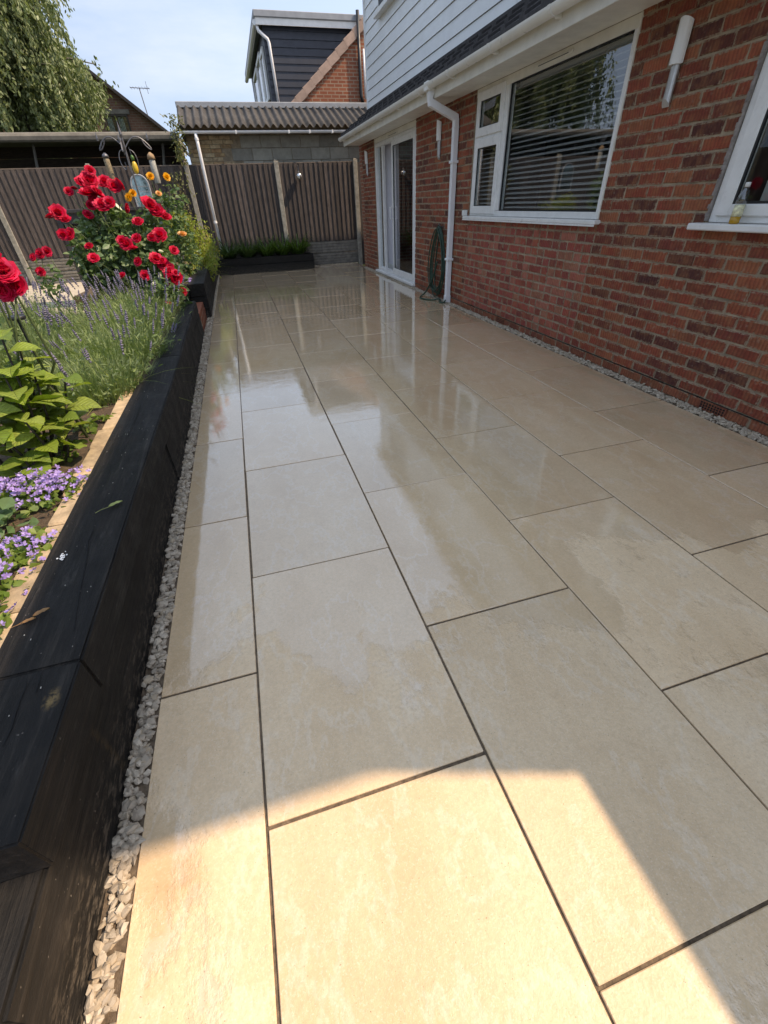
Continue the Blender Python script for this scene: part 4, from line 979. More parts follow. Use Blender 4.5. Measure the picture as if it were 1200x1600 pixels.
# ------------------------------------------------------------------ trees
def limb_tree(name, label, base, height, seed, mat, group=None):
    t = thing(name, label, 'tree', base, group); return t
def weeping_tree(base, label):
    t = thing('weeping_tree', label, 'tree', base)
    bx, by, bz = base; r = random.Random(3); mb = MB()
    top = 8.0
    trunk = [(bx, by, -.1), (bx + .1, by, 2.0), (bx + .25, by - .1, 4.2), (bx + .3, by, 6.5), (bx + .3, by, top)]
    mb.tube(trunk, [.32, .26, .2, .12, .05], 9)
    strands = []
    for k in range(64):
        a = r.uniform(0, 2 * math.pi); h = r.uniform(3.6, 7.8); rad = r.uniform(1.0, 3.4) * (1.12 - (h - 3.6) / 4.2 * .5)
        p0 = Vector((bx + .22, by, h - .6)); p2 = Vector((bx + math.cos(a) * rad, by + math.sin(a) * rad, h + r.uniform(.1, .7)))
        pm_ = (p0 + p2) / 2 + Vector((0, 0, .5)); pts = [p0, (p0 + pm_) / 2 + Vector((0, 0, .12)), pm_, (pm_ + p2) / 2 + Vector((0, 0, .1)), p2]
        mb.tube(pts, [.06, .045, .035, .022, .012], 5)
        for q in range(24):
            c = (pts[2].lerp(p2, r.uniform(0, 1.15)) if q % 4 else pts[0].lerp(pts[2], r.uniform(.2, 1))) + Vector((r.gauss(0, .28), r.gauss(0, .28), r.gauss(0, .15)))
            strands.append((c, r.uniform(.7, 2.1)))
    mb.build('trunk', M_BARK, t, True)
    P, D = [], []
    for c, ln in strands:
        m_ = int(ln * 72); s = np.linspace(0, 1, m_)
        dx, dy = r.gauss(0, .12), r.gauss(0, .12); out = np.array([c.x - bx, c.y - by, 0]); out = out / (np.linalg.norm(out) + .01) * .18
        p = np.stack([c.x + (dx + out[0]) * s, c.y + (dy + out[1]) * s, c.z - ln * s], 1) + rng.normal(0, .055, (m_, 3))
        P.append(p); d = rng.normal(0, .55, (m_, 3)); d[:, 2] -= .9; D.append(d)
    P = np.concatenate(P); D = np.concatenate(D); ok = (P[:, 2] > 2.3) & (P[:, 0] < np.minimum(-3.75 + .72 * (P[:, 2] - 3.3), -2.65) + rng.normal(0, .18, len(P)) - .09 * (P[:, 1] - 19.5))
    leaves('crown', P[ok], D[ok], rng.uniform(.075, .125, ok.sum()), M_WILLOW, t, .5)
weeping_tree((-5.7, 19.5, 0), 'tall weeping birch with drooping leafy strands behind the carport')
def round_tree(base, h, rad, label, seed):
    t = thing('garden_tree', label, 'tree', base, 'trees beyond the left boundary'); bx, by, _ = base; r = random.Random(seed); mb = MB()
    mb.tube([(bx, by, -.1), (bx + .1, by, h * .3), (bx, by + .1, h * .55), (bx, by, h * .85)], [.25, .2, .14, .05], 8)
    P = []; D = []
    for k in range(60):
        a = r.uniform(0, 6.28); zz = r.uniform(.25, 1); rr = rad * math.sqrt(max(.05, 1 - (2 * zz - 1.15) ** 2)) * r.uniform(.35, 1)
        c = np.array([bx + rr * math.cos(a), by + rr * math.sin(a), h * zz])
        if k % 2 == 0: mb.tube([(bx, by, h * min(.8, zz * .75)), tuple((np.array([bx, by, h * zz * .85]) + c) / 2), tuple(c)], [.05, .03, .012], 5)
        m_ = 210; P.append(c + rng.normal(0, .38, (m_, 3))); D.append(rng.normal(0, 1, (m_, 3)))
    mb.build('trunk', M_BARK, t, True); P = np.concatenate(P)
    leaves('crown', P, np.concatenate(D), rng.uniform(.10, .2, len(P)), M_TREED, t, .6)
round_tree((-10.0, 3.0, 0), 7.5, 2.6, 'broad leafy tree beyond the left boundary, mirrored in the nearest window', 5)
round_tree((-10.5, 8.2, 0), 7.0, 2.5, 'broad leafy tree beyond the left boundary, mirrored in the kitchen window', 6)

# ------------------------------------------------------------------ roses
def rose_mesh(mat, seed, name='bloom', n=36):
    r = random.Random(seed); mb = MB()
    for k in range(n):
        u = k / n; a = k * 2.39996; tilt = .10 + 1.0 * u; ln = .5 + .5 * u; wd = .42 + .45 * u
        rot = Matrix.Rotation(a, 3, 'Z') @ Matrix.Rotation(tilt, 3, 'Y')
        rows = 4; cols = 3; vv = []
        for i in range(rows):
            s = i / (rows - 1)
            for j in range(cols):
                q = (j / (cols - 1) - .5) * 2
                w = wd * (.35 + .65 * math.sin(math.pi * (.15 + .62 * s))) * .62
                p = Vector((.10 * u + .16 * q * q * -.5 + (.16 * s * s) * (1 if u > .45 else -.6), q * w, ln * s * .8 + r.gauss(0, .018)))
                vv.append(tuple(rot @ p))
        ff = [(i * cols + j, i * cols + j + 1, (i + 1) * cols + j + 1, (i + 1) * cols + j) for i in range(rows - 1) for j in range(cols - 1)]
        mb.add(vv, ff)
    return mb.mesh(name, mat, True)
RED = [rose_mesh(M_RED, s) for s in (1, 2, 3)]; YEL = rose_mesh(M_YEL, 4); PEA = rose_mesh(M_PEACH, 5)
def put_bloom(me, p, rad, parent, up=(.05, -.75, .65), jit=.35):
    w = wloc(parent); o = link('bloom', me, parent, Vector(p) - w)
    d = Vector(up) + Vector((rnd.gauss(0, jit), rnd.gauss(0, jit), rnd.gauss(0, jit))); o.rotation_euler = d.to_track_quat('Z', 'Y').to_euler(); o.rotation_euler.rotate_axis('Z', rnd.uniform(0, 6))
    s = rad / .85; o.scale = (s, s, s * .95); return o
def rose_bush(label, base, blooms, blobs, nleaf, lsize, mats=None):
    t = thing('rose_bush', label, 'rose bush', base); st = MB(); b = Vector(base)
    for (p, rad, me) in blooms:
        p = Vector(p); m1 = b.lerp(p, .5) + Vector((rnd.gauss(0, .07), rnd.gauss(0, .07), .02)); s0 = b + Vector((rnd.gauss(0, .09), rnd.gauss(0, .09), 0))
        st.tube([s0, s0.lerp(m1, .6), m1, m1.lerp(p, .6) + Vector((0, 0, .02)), p], [.008, .007, .006, .004, .003], 5)
    st.build('stems', M_GSTEM, t, True)
    P = []
    wt = np.array([q[3] * q[4] * q[5] for q in blobs]); wt = wt / wt.sum()
    for q, w in zip(blobs, wt):
        k = int(nleaf * w); u = unit(rng.normal(0, 1, (k, 3))) * rng.uniform(.25, 1, (k, 1)) ** .5
        P.append(np.array(q[:3]) + u * np.array(q[3:6]))
    P = np.concatenate(P); D = rng.normal(0, 1, (len(P), 3)); D[:, 2] *= .5; D[:, 1] -= .2
    leaves('foliage', P, D, rng.uniform(.6, 1.25, len(P)) * lsize, M_ROSEL, t, .62, .3)
    for (p, rad, me) in blooms:
        put_bloom(me, p, rad, t)
        if rad > .068 and me in RED:
            put_bloom(RED[rnd.randrange(3)], Vector(p) + Vector((rnd.choice((-1, 1)) * rad * .8, -.02, rnd.uniform(-.6, .3) * rad)), rad * rnd.uniform(.6, .85), t)
    return t
RB = [(-1.28, 6.2, 1.6, 0.053), (-1.32, 6.2, 1.52, 0.087), (-1.2, 6.3, 1.51, 0.075), (-1.11, 6.2, 1.47, 0.074), (-1.54, 6.2, 1.44, 0.047), (-1.48, 6.2, 1.46, 0.04), (-1.34, 6.1, 1.41, 0.093), (-1.31, 6.1, 1.37, 0.06), (-1.23, 6.0, 1.31, 0.086), (-1.36, 6.1, 1.32, 0.047), (-1.66, 6.0, 1.27, 0.085), (-1.62, 6.0, 1.21, 0.066), (-1.06, 6.2, 1.29, 0.049), (-1.55, 5.9, 1.09, 0.066), (-0.82, 6.2, 1.3, 0.091), (-0.76, 6.2, 1.23, 0.092), (-1.1, 6.0, 0.98, 0.077), (-1.13, 6.0, 1.01, 0.062), (-1.0, 6.1, 1.02, 0.064), (-0.78, 6.2, 1.03, 0.087), (-1.35, 5.6, 0.9, 0.058), (-1.04, 6.0, 0.82, 0.057), (-0.86, 6.0, 0.83, 0.072), (-0.8, 6.0, 0.77, 0.08), (-0.75, 5.9, 0.71, 0.072), (-0.7, 5.9, 0.64, 0.08), (-0.81, 5.6, 0.45, 0.05)]
rose_bush('large red rose bush in full bloom at the far end of the lavender', (-1.15, 6.1, .25),
          [((x, y - (.26 if z < 1.15 else .08), z), r * rnd.uniform(.92, 1.12), RED[i % 3]) for i, (x, y, z, r) in enumerate(RB + [(-1.45, 6.0, .98, .05), (-1.0, 5.9, .70, .05), (-1.2, 5.8, .72, .045), (-.66, 6.0, .90, .05), (-.68, 5.9, .52, .05), (-.95, 6.0, 1.16, .06), (-1.42, 6.1, 1.24, .05)])],
          [(-1.22, 6.1, .78, .42, .28, .38), (-.92, 6.0, .66, .24, .25, .36), (-1.32, 6.2, 1.18, .26, .16, .18), (-.93, 6.2, 1.05, .22, .2, .22), (-.84, 5.7, .50, .18, .22, .22), (-1.52, 6.0, .85, .2, .2, .3)], 4200, .085)
rose_bush('small low rose with crimson blooms among the lavender on the left', (-1.85, 5.6, .25),
          [((-1.86, 5.6, .95), .055, RED[0]), ((-1.80, 5.6, .965), .05, RED[1]), ((-1.865, 5.4, .82), .045, RED[2]), ((-1.90, 5.5, .93), .04, RED[1])], [(-1.86, 5.5, .72, .12, .12, .18)], 90, .06)
rose_bush('tall rose with a big cluster of red blooms at the left edge of the picture', (-1.12, 2.45, .25),
          [((-.945, 2.32, 1.115), .05, RED[0]), ((-.915, 2.28, 1.075), .058, RED[1]), ((-.90, 2.3, 1.025), .048, RED[2]), ((-.97, 2.3, 1.06), .055, RED[0]), ((-.945, 2.3, 1.01), .05, RED[1]), ((-1.02, 2.4, 1.1), .05, RED[2])],
          [(-1.16, 2.5, .9, .10, .1, .18)], 40, .07)
rose_bush('yellow rose bush with upright stems in the second planter', (-.95, 8.25, .25),
          [((-.951, 8.0, 1.634), .055, YEL), ((-.758, 8.1, 1.628), .055, YEL), ((-1.283, 7.9, 1.411), .06, YEL), ((-1.236, 8.0, 1.46), .05, YEL), ((-.731, 7.9, .958), .07, PEA), ((-.907, 8.0, 1.443), .045, PEA)],
          [(-.92, 8.25, 1.15, .3, .25, .32), (-.8, 8.1, .75, .25, .25, .35), (-1.15, 8.2, .9, .2, .2, .35), (-.72, 8.2, 1.4, .12, .12, .16)], 1300, .075)

# ------------------------------------------------------------------ lavender
def lavender(label, c, rad, ht, n, nf):
    t = thing('lavender_bush', label, 'lavender', (c[0], c[1], .25), 'lavender bushes in the raised bed')
    a = rng.uniform(0, 6.28, n); rr = rad * np.sqrt(rng.uniform(0, 1, n)) * .75
    P = np.stack([c[0] + rr * np.cos(a), c[1] + rr * np.sin(a), np.full(n, .25)], 1)
    D = np.stack([np.cos(a) * rr / rad * .75, np.sin(a) * rr / rad * .75, np.ones(n)], 1) + rng.normal(0, .16, (n, 3)) * np.array([1, 1, .2])
    ln = ht * rng.uniform(.45, 1.0, n)
    blades('stems', P, D, ln, rng.uniform(.004, .0075, n), M_LAVS, t, .16, 3)
    # short needle leaves through the clump
    k = n; s = rng.uniform(.3, .85, k); D2 = unit(D); Q = P + D2 * (ln * s)[:, None] + rng.normal(0, .02, (k, 3))
    E2 = D2 + rng.normal(0, .8, (k, 3)); leaves('foliage', Q, E2, rng.uniform(.035, .06, k), M_LAVS, t, .22, .2, .05)
    # flower spikes on tall stems
    a = rng.uniform(0, 6.28, nf); rr = rad * np.sqrt(rng.uniform(0, 1, nf)) * .8
    Pf = np.stack([c[0] + rr * np.cos(a), c[1] + rr * np.sin(a), np.full(nf, .25)], 1)
    Df = unit(np.stack([np.cos(a) * rr / rad * .6, np.sin(a) * rr / rad * .6, np.ones(nf)], 1) + rng.normal(0, .12, (nf, 3)) * np.array([1, 1, .2]))
    lf_ = ht * rng.uniform(.82, 1.22, nf); blades('flower_stems', Pf, Df, lf_, .004, M_LAVS, t, .05, 3)['kind'] = 'stuff'
    hor = unit(Df * np.array([1, 1, 0]))
    T = Pf + Df * lf_[:, None] + (hor * .55 - np.array([0, 0, .6])) * .05 * lf_[:, None]
    oc = np.array([(1, 0, 0), (0, 1, 0), (-1, 0, 0), (0, -1, 0), (0, 0, 1), (0, 0, -1)], float); of = np.array([(0, 1, 4), (1, 2, 4), (2, 3, 4), (3, 0, 4), (1, 0, 5), (2, 1, 5), (3, 2, 5), (0, 3, 5)])
    V = []; sc = rng.uniform(.75, 1.2, nf)
    for q, (h, w) in enumerate(((-.035, .0065), (-.015, .0085), (-.002, .010), (.012, .010), (.025, .008), (.036, .0055))):
        ctr = T + Df * (h * sc)[:, None]; o_ = oc[None] * np.array([w, w, .010]) * sc[:, None, None] * rng.uniform(.8, 1.3, (nf, 6, 1)); V.append(ctr[:, None, :] + o_)
    V = np.concatenate(V, 0).reshape(-1, 3); m_ = len(V) // 6
    np_mesh('flower_spikes', V, (of[None] + (np.arange(m_) * 6)[:, None, None]).reshape(-1, 3), M_LAVF, t)['kind'] = 'stuff'
LAV = [((-1.06, 3.10), .34, .32, 1700, 14, 'low lavender nearest the hydrangea, against the black sleeper'),
       ((-1.06, 3.75), .42, .38, 2100, 34, 'lavender bush leaning over the sleeper behind the arching grass blades'),
       ((-1.12, 4.55), .46, .43, 2100, 46, 'lavender bush midway along the sleeper bed'),
       ((-1.14, 5.35), .44, .46, 1700, 52, 'lavender bush directly in front of the red rose bush'),
       ((-1.75, 3.95), .46, .44, 1600, 44, 'lavender bush behind the hydrangea at the left'),
       ((-1.95, 4.85), .5, .48, 1600, 56, 'tall lavender bush in front of the small crimson rose'),
       ((-2.5, 5.5), .5, .5, 1100, 50, 'lavender bush at the left edge near the leaning fence post')]
for c, r_, h, n, nf, lb in LAV: lavender(lb, c, r_, h, n, nf)

# ------------------------------------------------------------------ hydrangea with single leaves
hy = thing('hydrangea', 'lime green hydrangea with broad leaves on dark stems at the left', 'hydrangea', (-1.12, 2.2, .25))
def ovate(seed):
    r = random.Random(seed); mb = MB(); v = []
    n = 7
    prof = [0.02, .30, .46, .48, .40, .22, .0]
    for i in range(n):
        s = i / (n - 1); z = .05 * math.sin(s * 2.6) - .26 * s * s
        for q in (-1, -.5, 0, .5, 1):
            w = prof[i] * .78; v.append((s, q * w, z + .16 * abs(q) * w * 1.2 + (.02 * math.sin(i * 2.1 + q * 3) if abs(q) == 1 else 0)))
    f = [(i * 5 + j, (i + 1) * 5 + j, (i + 1) * 5 + j + 1, i * 5 + j + 1) for i in range(n - 1) for j in range(4)]
    return mb.add(v, f).mesh('leaf', M_HYD, True)
OV = [ovate(s) for s in range(3)]
HS = [((-1.10, 2.15), (-.985, 2.16, .86)), ((-1.08, 2.2), (-.965, 2.22, .70)), ((-1.05, 2.2), (-.915, 2.36, .62)), ((-1.12, 2.2), (-1.02, 2.1, .72)), ((-1.15, 2.2), (-1.12, 2.2, .80)), ((-1.05, 2.15), (-1.0, 2.02, .56)), ((-1.12, 2.1), (-1.10, 2.0, .52)), ((-1.18, 2.25), (-1.24, 2.2, .62)), ((-1.1, 2.3), (-1.05, 2.4, .66)), ((-1.1, 2.2), (-1.0, 2.28, .78)), ((-1.0, 2.1), (-.95, 2.2, .48)), ((-1.15, 2.1), (-1.16, 2.02, .66)), ((-1.12, 2.05), (-1.06, 1.98, .40)), ((-1.2, 2.1), (-1.3, 2.1, .75))]
stm = MB()
for (b0, tp) in HS:
    b_ = Vector((b0[0], b0[1], .24)); tp = Vector(tp); md = b_.lerp(tp, .5) + Vector((.02, 0, 0)); stm.tube([b_, md, tp], [.008, .006, .004], 6)
    a0 = rnd.uniform(0, 6); nn = max(3, int((tp.z - .24) / .085))
    for k in range(nn):
        s = .35 + .65 * (k + 1) / nn; p = (b_ * (1 - s) ** 2 + md * 2 * s * (1 - s) + tp * s * s)
        for sd_ in (0, math.pi):
            a = a0 + k * 1.57 + sd_ + rnd.gauss(0, .25); sz = rnd.uniform(.115, .165) * (1 - .3 * (k + 1 == nn))
            o = link('leaf', OV[rnd.randrange(3)], hy, p - wloc(hy)); o.rotation_euler = (rnd.gauss(0, .2), -rnd.uniform(.0, .35), a); o.scale = (sz, sz, sz)
stm.build('stems', M_STEM, hy, True)

# ------------------------------------------------------------------ low flowers
def flowers(label, name, cat, spots, nfl, nlv, lmat, fsize=.013, zb=.305, lsz=.03):
    t = thing(name, label, cat, (spots[0][0], spots[0][1], zb)); FP, LP_ = [], []
    tot = sum(s[2] * s[3] for s in spots)
    for (x, y, rx, ry, h) in spots:
        k = int(nfl * rx * ry / tot); u = rng.normal(0, .5, (k, 2)).clip(-1.1, 1.1)
        FP.append(np.stack([x + u[:, 0] * rx, y + u[:, 1] * ry, zb + h * (1 - .4 * (u ** 2).sum(1)).clip(.3) + rng.normal(0, .012, k) + .015], 1))
        k = int(nlv * rx * ry / tot); u = rng.normal(0, .55, (k, 2)).clip(-1.2, 1.2)
        LP_.append(np.stack([x + u[:, 0] * rx, y + u[:, 1] * ry, zb + h * (1 - .4 * (u ** 2).sum(1)).clip(.2) * rng.uniform(.3, 1, k)], 1))
    LP_ = np.concatenate(LP_); D = rng.normal(0, 1, (len(LP_), 3)); D[:, 2] = np.abs(D[:, 2]) * .5
    leaves('foliage', LP_, D, rng.uniform(.7, 1.3, len(LP_)) * lsz, lmat, t, .8, .2)
    if nfl:
        FP = np.concatenate(FP); n = len(FP); nrm = unit(rng.normal(0, .35, (n, 3)) + np.array([.1, -.35, 1])); e1 = unit(np.cross(nrm, rng.normal(size=(n, 3)))); e2 = np.cross(nrm, e1)
        P = np.repeat(FP, 5, 0); D = np.concatenate([(e1 * math.cos(a) + e2 * math.sin(a) + nrm * .35)[:, None, :] for a in np.arange(5) * 1.2566], 1).reshape(-1, 3)
        leaves('flowers', P, D, rng.uniform(.8, 1.2, len(P)) * fsize, M_PURP, t, .7, .1, .0)['kind'] = 'stuff'
    return t
flowers('mound of purple bellflowers beside the brick edging near the hydrangea', 'bellflower', 'bellflower', [(-1.03, 1.80, .20, .13, .07), (-.91, 1.80, .12, .12, .06)], 200, 480, M_CAMP)
flowers('trailing purple bellflowers spilling over the bricks at the near left edge', 'bellflower', 'bellflower', [(-.92, 1.22, .09, .14, .06), (-.86, 1.40, .06, .07, .04), (-.86, 1.02, .06, .09, .05), (-.83, .84, .04, .05, .04), (-.93, 1.42, .10, .10, .05)], 110, 460, M_CAMP)
flowers('leafy green mint clump between the two bellflower mounds', 'mint_plant', 'herb', [(-1.08, 1.55, .11, .13, .13)], 0, 190, M_MINT, lsz=.05)
flowers('small purple flowers at the near end of the second planter', 'bellflower', 'bellflower', [(-.86, 7.35, .12, .16, .08)], 140, 160, M_CAMP, .02, .39)
flowers('tuft of bright green seedlings on the bare soil under the hydrangea', 'seedling', 'weed', [(-.98, 2.48, .06, .05, .05), (-.93, 2.58, .05, .05, .04), (-1.0, 2.3, .06, .05, .02), (-.98, 2.15, .05, .04, .02)], 0, 120, M_CAMP, lsz=.035)
flowers('violet flowers at the corner of the far planter', 'bellflower', 'bellflower', [(-.63, 11.6, .1, .12, .08)], 70, 80, M_CAMP, .02, .33)

def straps(label, c, n, ln, wd, mat, name, cat, zb=.25, bend=.8, spread=.6, rad=.08):
    t = thing(name, label, cat, (c[0], c[1], zb)); a = rng.uniform(0, 6.28, n); rr = rad * np.sqrt(rng.uniform(0, 1, n))
    P = np.stack([c[0] + rr * np.cos(a), c[1] + rr * np.sin(a), np.full(n, zb)], 1); b = a + rng.normal(0, .6, n)
    D = np.stack([np.cos(b) * spread, np.sin(b) * spread, np.ones(n)], 1) + rng.normal(0, .15, (n, 3))
    blades('leaves', P, D, ln * rng.uniform(.5, 1.15, n), wd, mat, t, bend * rng.uniform(.3, 2.2, n), 6)
straps('dark green strappy plant at the left end of the far planter', (-.22, 11.98), 140, 0.63, 0.032, M_STRAPD, 'strap_leaf_plant', 'plant', bend=.42)
straps('dark green strappy plant second from the left in the far planter', (.22, 11.98), 140, 0.61, 0.032, M_STRAPD, 'strap_leaf_plant', 'plant', bend=.42)
straps('mid green bushy plant in the middle of the far planter', (.66, 12.0), 160, 0.55, 0.028, M_STRAP, 'strap_leaf_plant', 'plant', bend=.30)
straps('bright green strappy plant second from the right in the far planter', (1.02, 12.0), 150, 0.63, 0.030, M_STRAP, 'strap_leaf_plant', 'plant', bend=.38)
straps('bright green strappy plant at the right end of the far planter', (1.38, 12.0), 150, 0.63, 0.032, M_STRAP, 'strap_leaf_plant', 'plant', bend=.38)
straps('yellow green sword leaved plant in the second planter below the lime shrub', (-.73, 8.75), 70, .55, .022, M_SHRUB, 'sword_leaf_plant', 'plant', .28, .55, .45)
straps('arching pale grass blades flopping over the black sleeper', (-.90, 3.05), 16, .42, .008, M_SHRUB, 'ornamental_grass', 'grass', .28, .75, .9, .03)
ls = thing('lime_shrub', 'rounded yellow green shrub beside the white pipe in the second planter', 'shrub', (-.72, 9.6, .28))
P = []; 
for q in ((-.72, 9.5, .80, .34, .4, .40), (-.60, 9.9, .62, .26, .4, .33), (-.85, 9.3, 1.05, .2, .25, .2), (-.6, 9.2, .5, .22, .3, .28)):
    k = 900; u = unit(rng.normal(0, 1, (k, 3))) * rng.uniform(.3, 1, (k, 1)) ** .6; P.append(np.array(q[:3]) + u * np.array(q[3:]) * (1 + .15 * rng.normal(size=(k, 1))))
P = np.concatenate(P); D = rng.normal(0, 1, (len(P), 3)); D[:, 2] -= .3
leaves('foliage', P, D, rng.uniform(.035, .07, len(P)), M_SHRUB, ls, .4)
sb_ = MB()
for k in range(7): sb_.tube([(-.72 + rnd.gauss(0, .04), 9.55 + rnd.gauss(0, .04), .26), (-.72 + rnd.gauss(0, .1), 9.55 + rnd.gauss(0, .12), .6), (-.72 + rnd.gauss(0, .2), 9.55 + rnd.gauss(0, .25), 1.0)], [.012, .008, .004], 5)
sb_.build('stems', M_STEM, ls)
cl = thing('climbing_vine', 'straggly climbing plant on top of the concrete fence post beside the white pipe', 'climber', (-.70, 12.2, 1.2))
k = 420; s = rng.uniform(0, 1, k); P = np.stack([-.74 + .04 * s + rng.normal(0, .06 + .03 * s, k), 12.18 + rng.normal(0, .07, k), 2.05 + s * .75], 1)
P = np.concatenate([P, np.stack([-.95 + rng.normal(0, .12, 200), 12.15 + rng.normal(0, .06, 200), rng.uniform(1.1, 1.9, 200)], 1)])
leaves('foliage', P, rng.normal(0, 1, (len(P), 3)), rng.uniform(.04, .075, len(P)), leaf_mat('dry_vine_leaf', [(.16, .17, .07), (.22, .22, .10), (.10, .13, .04)], .3), cl, .45)
MB().tube([(-.82, 12.2, .3), (-.9, 12.18, 1.1), (-.8, 12.18, 1.9), (-.73, 12.2, 2.8)], [.012, .01, .008, .004], 5).build('stem', M_STEM, cl)

# ------------------------------------------------------------------ garden bar table, feeders, mirror
tb = thing('garden_table', 'tall dark timber garden table behind the red roses', 'table', (-1.9, 9.0, .03))
box('tabletop', (-2.55, 8.55, 1.27), (-1.20, 9.2, 1.315), M_BENCH, tb, .006)
for x in (-2.48, -1.34):
    for yy in (8.62, 9.06): box('leg', (x, yy, .03), (x + .07, yy + .07, 1.268), M_BENCH, tb, .004)
box('apron', (-2.42, 8.62, 1.14), (-1.33, 8.65, 1.268), M_BENCH, tb)
for q in range(6): box('back_slat', (-2.46 + q * .18, 9.13, .3), (-2.30 + q * .18, 9.15, 1.13), M_BENCH, tb)
fs = thing('bird_feeder_stand', 'grey wrought iron bird feeder stand with curled hooks behind the roses', 'feeder stand', (-1.25, 8.6, .03))
MB().tube([(-1.25, 8.6, .03), (-1.25, 8.6, 2.10)], .012, 8).build('pole', M_IRON, fs)
MB().lathe((-1.25, 8.6, 2.10), [(.012, 0), (.022, .03), (.006, .14), (.001, .18)], 8).build('finial', M_IRON, fs)
for k, (a, hgt) in enumerate(((0.2, 1.98), (2.9, 1.98), (1.75, 1.94), (4.7, 1.94))):
    pts = []
    for q in range(22):
        s = q / 21
        if s < .6: u = s / .6; rr = .30 * u; zz = hgt + .13 * math.sin(u * 2.6)
        else: u = (s - .6) / .4; rr = .30 + .05 * math.sin(u * 4.4); zz = hgt + .067 - .09 * math.sin(u * 3.14) * 1.0 + .03 * u
        pts.append((-1.25 + rr * math.cos(a), 8.6 + rr * math.sin(a) * .7, zz))
    MB().tube(pts, .008, 6).build('hook', M_IRON, fs)
    pts = [(-1.25 + (.05 + .06 * q / 11 + .05 * math.sin(q / 11 * 5)) * math.cos(a), 8.6 + .06 * math.sin(a), hgt - .12 + .11 * math.cos(q / 11 * 4.5)) for q in range(12)]
    MB().tube(pts, .006, 5).build('scroll', M_IRON, fs)
    MB().lathe((-1.25 + .335 * math.cos(a), 8.6 + .23 * math.sin(a), hgt + .09), [(.01, 0), (.014, .03), (.002, .09)], 6).build('spike', M_IRON, fs)
f1 = thing('seed_feeder', 'tubular wire seed feeder hanging on the left hook of the feeder stand', 'bird feeder', (-1.56, 8.63, 1.55))
MB().lathe((-1.545, 8.64, 1.56), [(.03, 0), (.04, .01), (.04, .30), (.03, .33)], 10).build('seed_tube', simple('mixed_seed', (.24, .19, .12), .8, .6, 70), f1, True)
MB().lathe((-1.545, 8.64, 1.892), [(.048, 0), (.035, .03), (.008, .05)], 10).build('roof_cap', M_IRON, f1, True)
MB().tube([(-1.545, 8.64, 1.98), (-1.545, 8.64, 2.06)], .003, 4).build('wire', M_IRON, f1)
f2 = thing('wooden_feeder', 'weathered wooden bird feeder hanging on the right hook of the feeder stand', 'bird feeder', (-.95, 8.63, 1.6))
MB().lathe((-.945, 8.64, 1.58), [(.035, 0), (.042, .01), (.042, .27), (.035, .28)], 10).build('mesh_tube', simple('grey_mesh', (.33, .33, .30), .6, .3, 60), f2, True)
MB().lathe((-.945, 8.64, 1.862), [(.055, 0), (.045, .05), (.010, .08)], 8).build('wooden_cap', simple('weathered_wood', (.32, .21, .12), .8, .3, 20), f2, True)
f3 = thing('fat_ball_feeder', 'small yellow feeder hanging from the middle of the feeder stand', 'bird feeder', (-1.17, 8.45, 1.66))
MB().lathe((-1.17, 8.45, 1.76), [(.036 * math.sin(math.pi * k / 10) + .001, -.075 * math.cos(math.pi * k / 10)) for k in range(11)], 12).build('yellow_shell', simple('yellow_plastic', (.62, .40, .04), .4, .15), f3, True)
MB().lathe((-1.17, 8.45, 1.84), [(.022, 0), (.022, .04), (.008, .06)], 8).build('green_cap', simple('green_plastic', (.05, .14, .03), .5), f3, True)
MB().tube([(-1.17, 8.45, 1.90), (-1.18, 8.45, 1.98)], .003, 4).build('wire', M_IRON, f3)
mi = thing('arched_mirror', 'small arched garden mirror with leaded panes leaning on the fence', 'mirror', (-1.28, 10.2, 1.2))
arch = [(-.14, 0), (.14, 0)] + [(.14 * math.cos(math.pi * k / 10), .32 + .14 * math.sin(math.pi * k / 10)) for k in range(11)]
pts = [(-1.42 + x, 10.2, 1.31 + z) for x, z in arch + [arch[0]]]
MB().tube(pts, .014, 6).build('frame', M_LEAD, mi)
n = len(arch); MB().add([(-1.42 + x, 10.2, 1.31 + z) for x, z in arch] + [(-1.42 + x, 10.215, 1.31 + z) for x, z in arch], [tuple(range(n)), tuple(reversed(range(n, 2 * n)))]).build('mirror_glass', simple('dull_mirror', (.20, .26, .25), .12, .3, 9, metal=.8), mi)
for q in range(4): MB().tube([(-1.55, 10.19, 1.40 + q * .07), (-1.29, 10.19, 1.40 + q * .07)], .005, 4).build('leading', M_LEAD, mi)
MB().tube([(-1.42, 10.21, .28), (-1.42, 10.21, 1.32)], .012, 6).build('stake', M_IRON, mi)
def solar(p, label):
    t = thing('solar_light', label, 'garden light', (p[0], p[1], .26))
    MB().lathe(p, [(.030, 0), (.036, .004), (.036, .014), (.032, .018)], 18).build('lamp_head', M_BLACKP, t, True)
    MB().tube([(p[0], p[1], .24), p], .008, 6).build('stake', M_BLACKP, t)
solar((-1.10, 2.02, .33), 'small black disc solar light just behind the bellflower mound')
solar((-1.06, 2.55, .86), 'black disc solar light on a tall stake above the hydrangea')

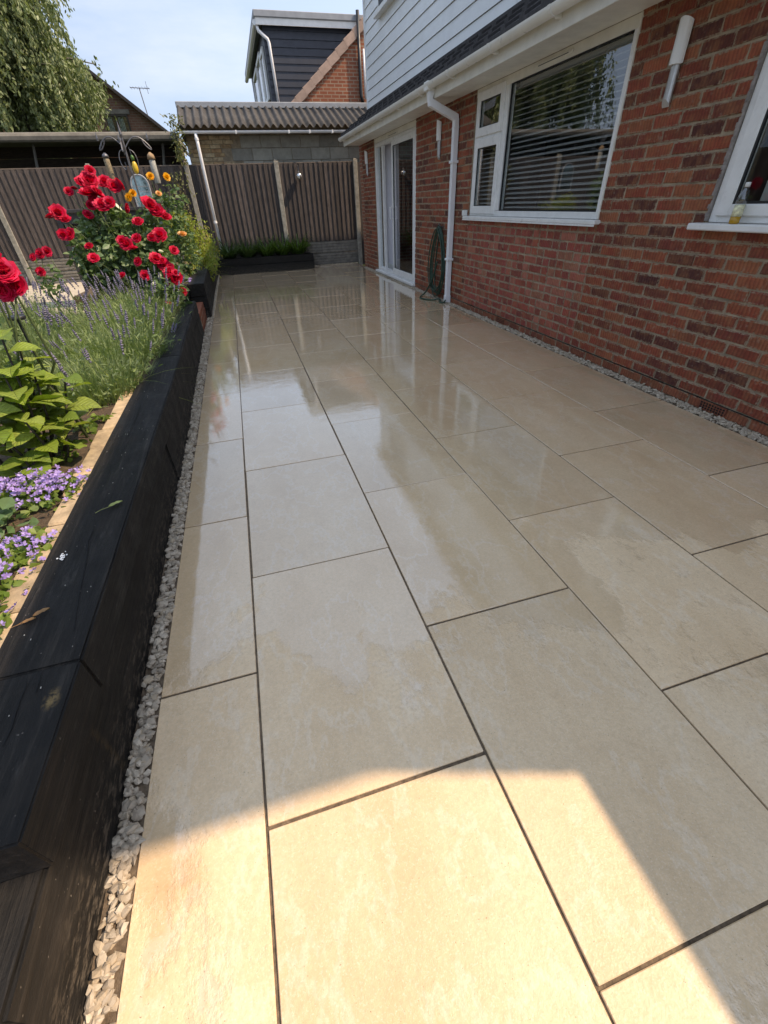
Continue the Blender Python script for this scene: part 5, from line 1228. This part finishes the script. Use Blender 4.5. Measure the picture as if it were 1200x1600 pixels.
# ------------------------------------------------------------------ bits lying on the sleeper
def flat_leaf(label, p, a, sz, mat, curl=.3):
    n = 7; v = []
    prof = [.05, .35, .42, .3, .4, .22, .0]
    for i in range(n):
        s = i / (n - 1)
        for q in (-1, 0, 1): v.append((s * sz, q * prof[i] * sz * .5, abs(q) * curl * sz * .22 + .004 + .05 * sz * math.sin(s * 3.1)))
    me = MB().add(v, [(i * 3 + j, i * 3 + j + 1, i * 3 + j + 4, i * 3 + j + 3) for i in range(n - 1) for j in range(2)]).mesh('fallen_leaf', mat, True)
    t = thing('fallen_leaf', label, 'leaf', p); o = link('leaf_blade', me, t); t.rotation_euler = (0, 0, a)
    MB().tube([(0, 0, .004), (-sz * .5, sz * .08, .004), (-sz * .95, -.1 * sz, .006)], sz * .018, 4).mesh('stalk', mat)
    link('stalk', bpy.data.meshes['stalk'] if False else MB().tube([(0, 0, .005), (-sz * .5, sz * .08, .005), (-sz * .95, -.1 * sz, .007)], sz * .02, 4).mesh('stalk', mat), t)
M_DEAD = leaf_mat('dead_leaf', [(.30, .15, .06), (.36, .20, .09)], .2, .7); M_FALL = leaf_mat('yellow_green_leaf', [(.36, .40, .12), (.42, .44, .18)], .25, .6)
flat_leaf('curled yellow green leaf lying on the near black sleeper', (-.640, 1.500, .377), .55, .05, M_FALL)
flat_leaf('dry brown leaf on the near sleeper beside the trailing bellflowers', (-.722, .992, .377), .5, .04, M_DEAD, .6)
flat_leaf('dry orange leaf scrap at the near inner edge of the sleeper', (-.742, .976, .377), .3, .03, M_DEAD, .6)
dr_ = MB()
for k in range(26):
    x, y, s = -.727 + rnd.gauss(0, .003) + .006 * math.sin(k), 1.258 + rnd.gauss(0, .010), rnd.uniform(.0012, .0034)
    dr_.lathe((x, y, .3765), [(s, 0), (s * .9, .0012), (s * .4, .002)], 7)
tag(dr_.build('bird_dropping', simple('chalky_white', (.70, .72, .72), .8, .1)), 'white bird dropping splashed on the near black sleeper', 'bird dropping')
sc_ = strip(7, lambda y: np.full_like(y, -.608), lambda y: np.full_like(y, -.598), .25, .55, .012, .004)
bw_ = MB()
for k in range(60):
    x, y, s = rnd.uniform(-.76, -.58), rnd.uniform(.5, 5.6), rnd.uniform(.0010, .0024); bw_.box((x, y, .3768), (x + s, y + s * rnd.uniform(1, 3), .3780))
tag(bw_.build('debris', simple('pale_debris', (.5, .47, .40), .8, .3)), 'specks of pale petals and grit on the sleeper tops', 'debris', kind='stuff')

S.render.engine = 'CYCLES'
S.cycles.max_bounces = 8; S.cycles.transparent_max_bounces = 16
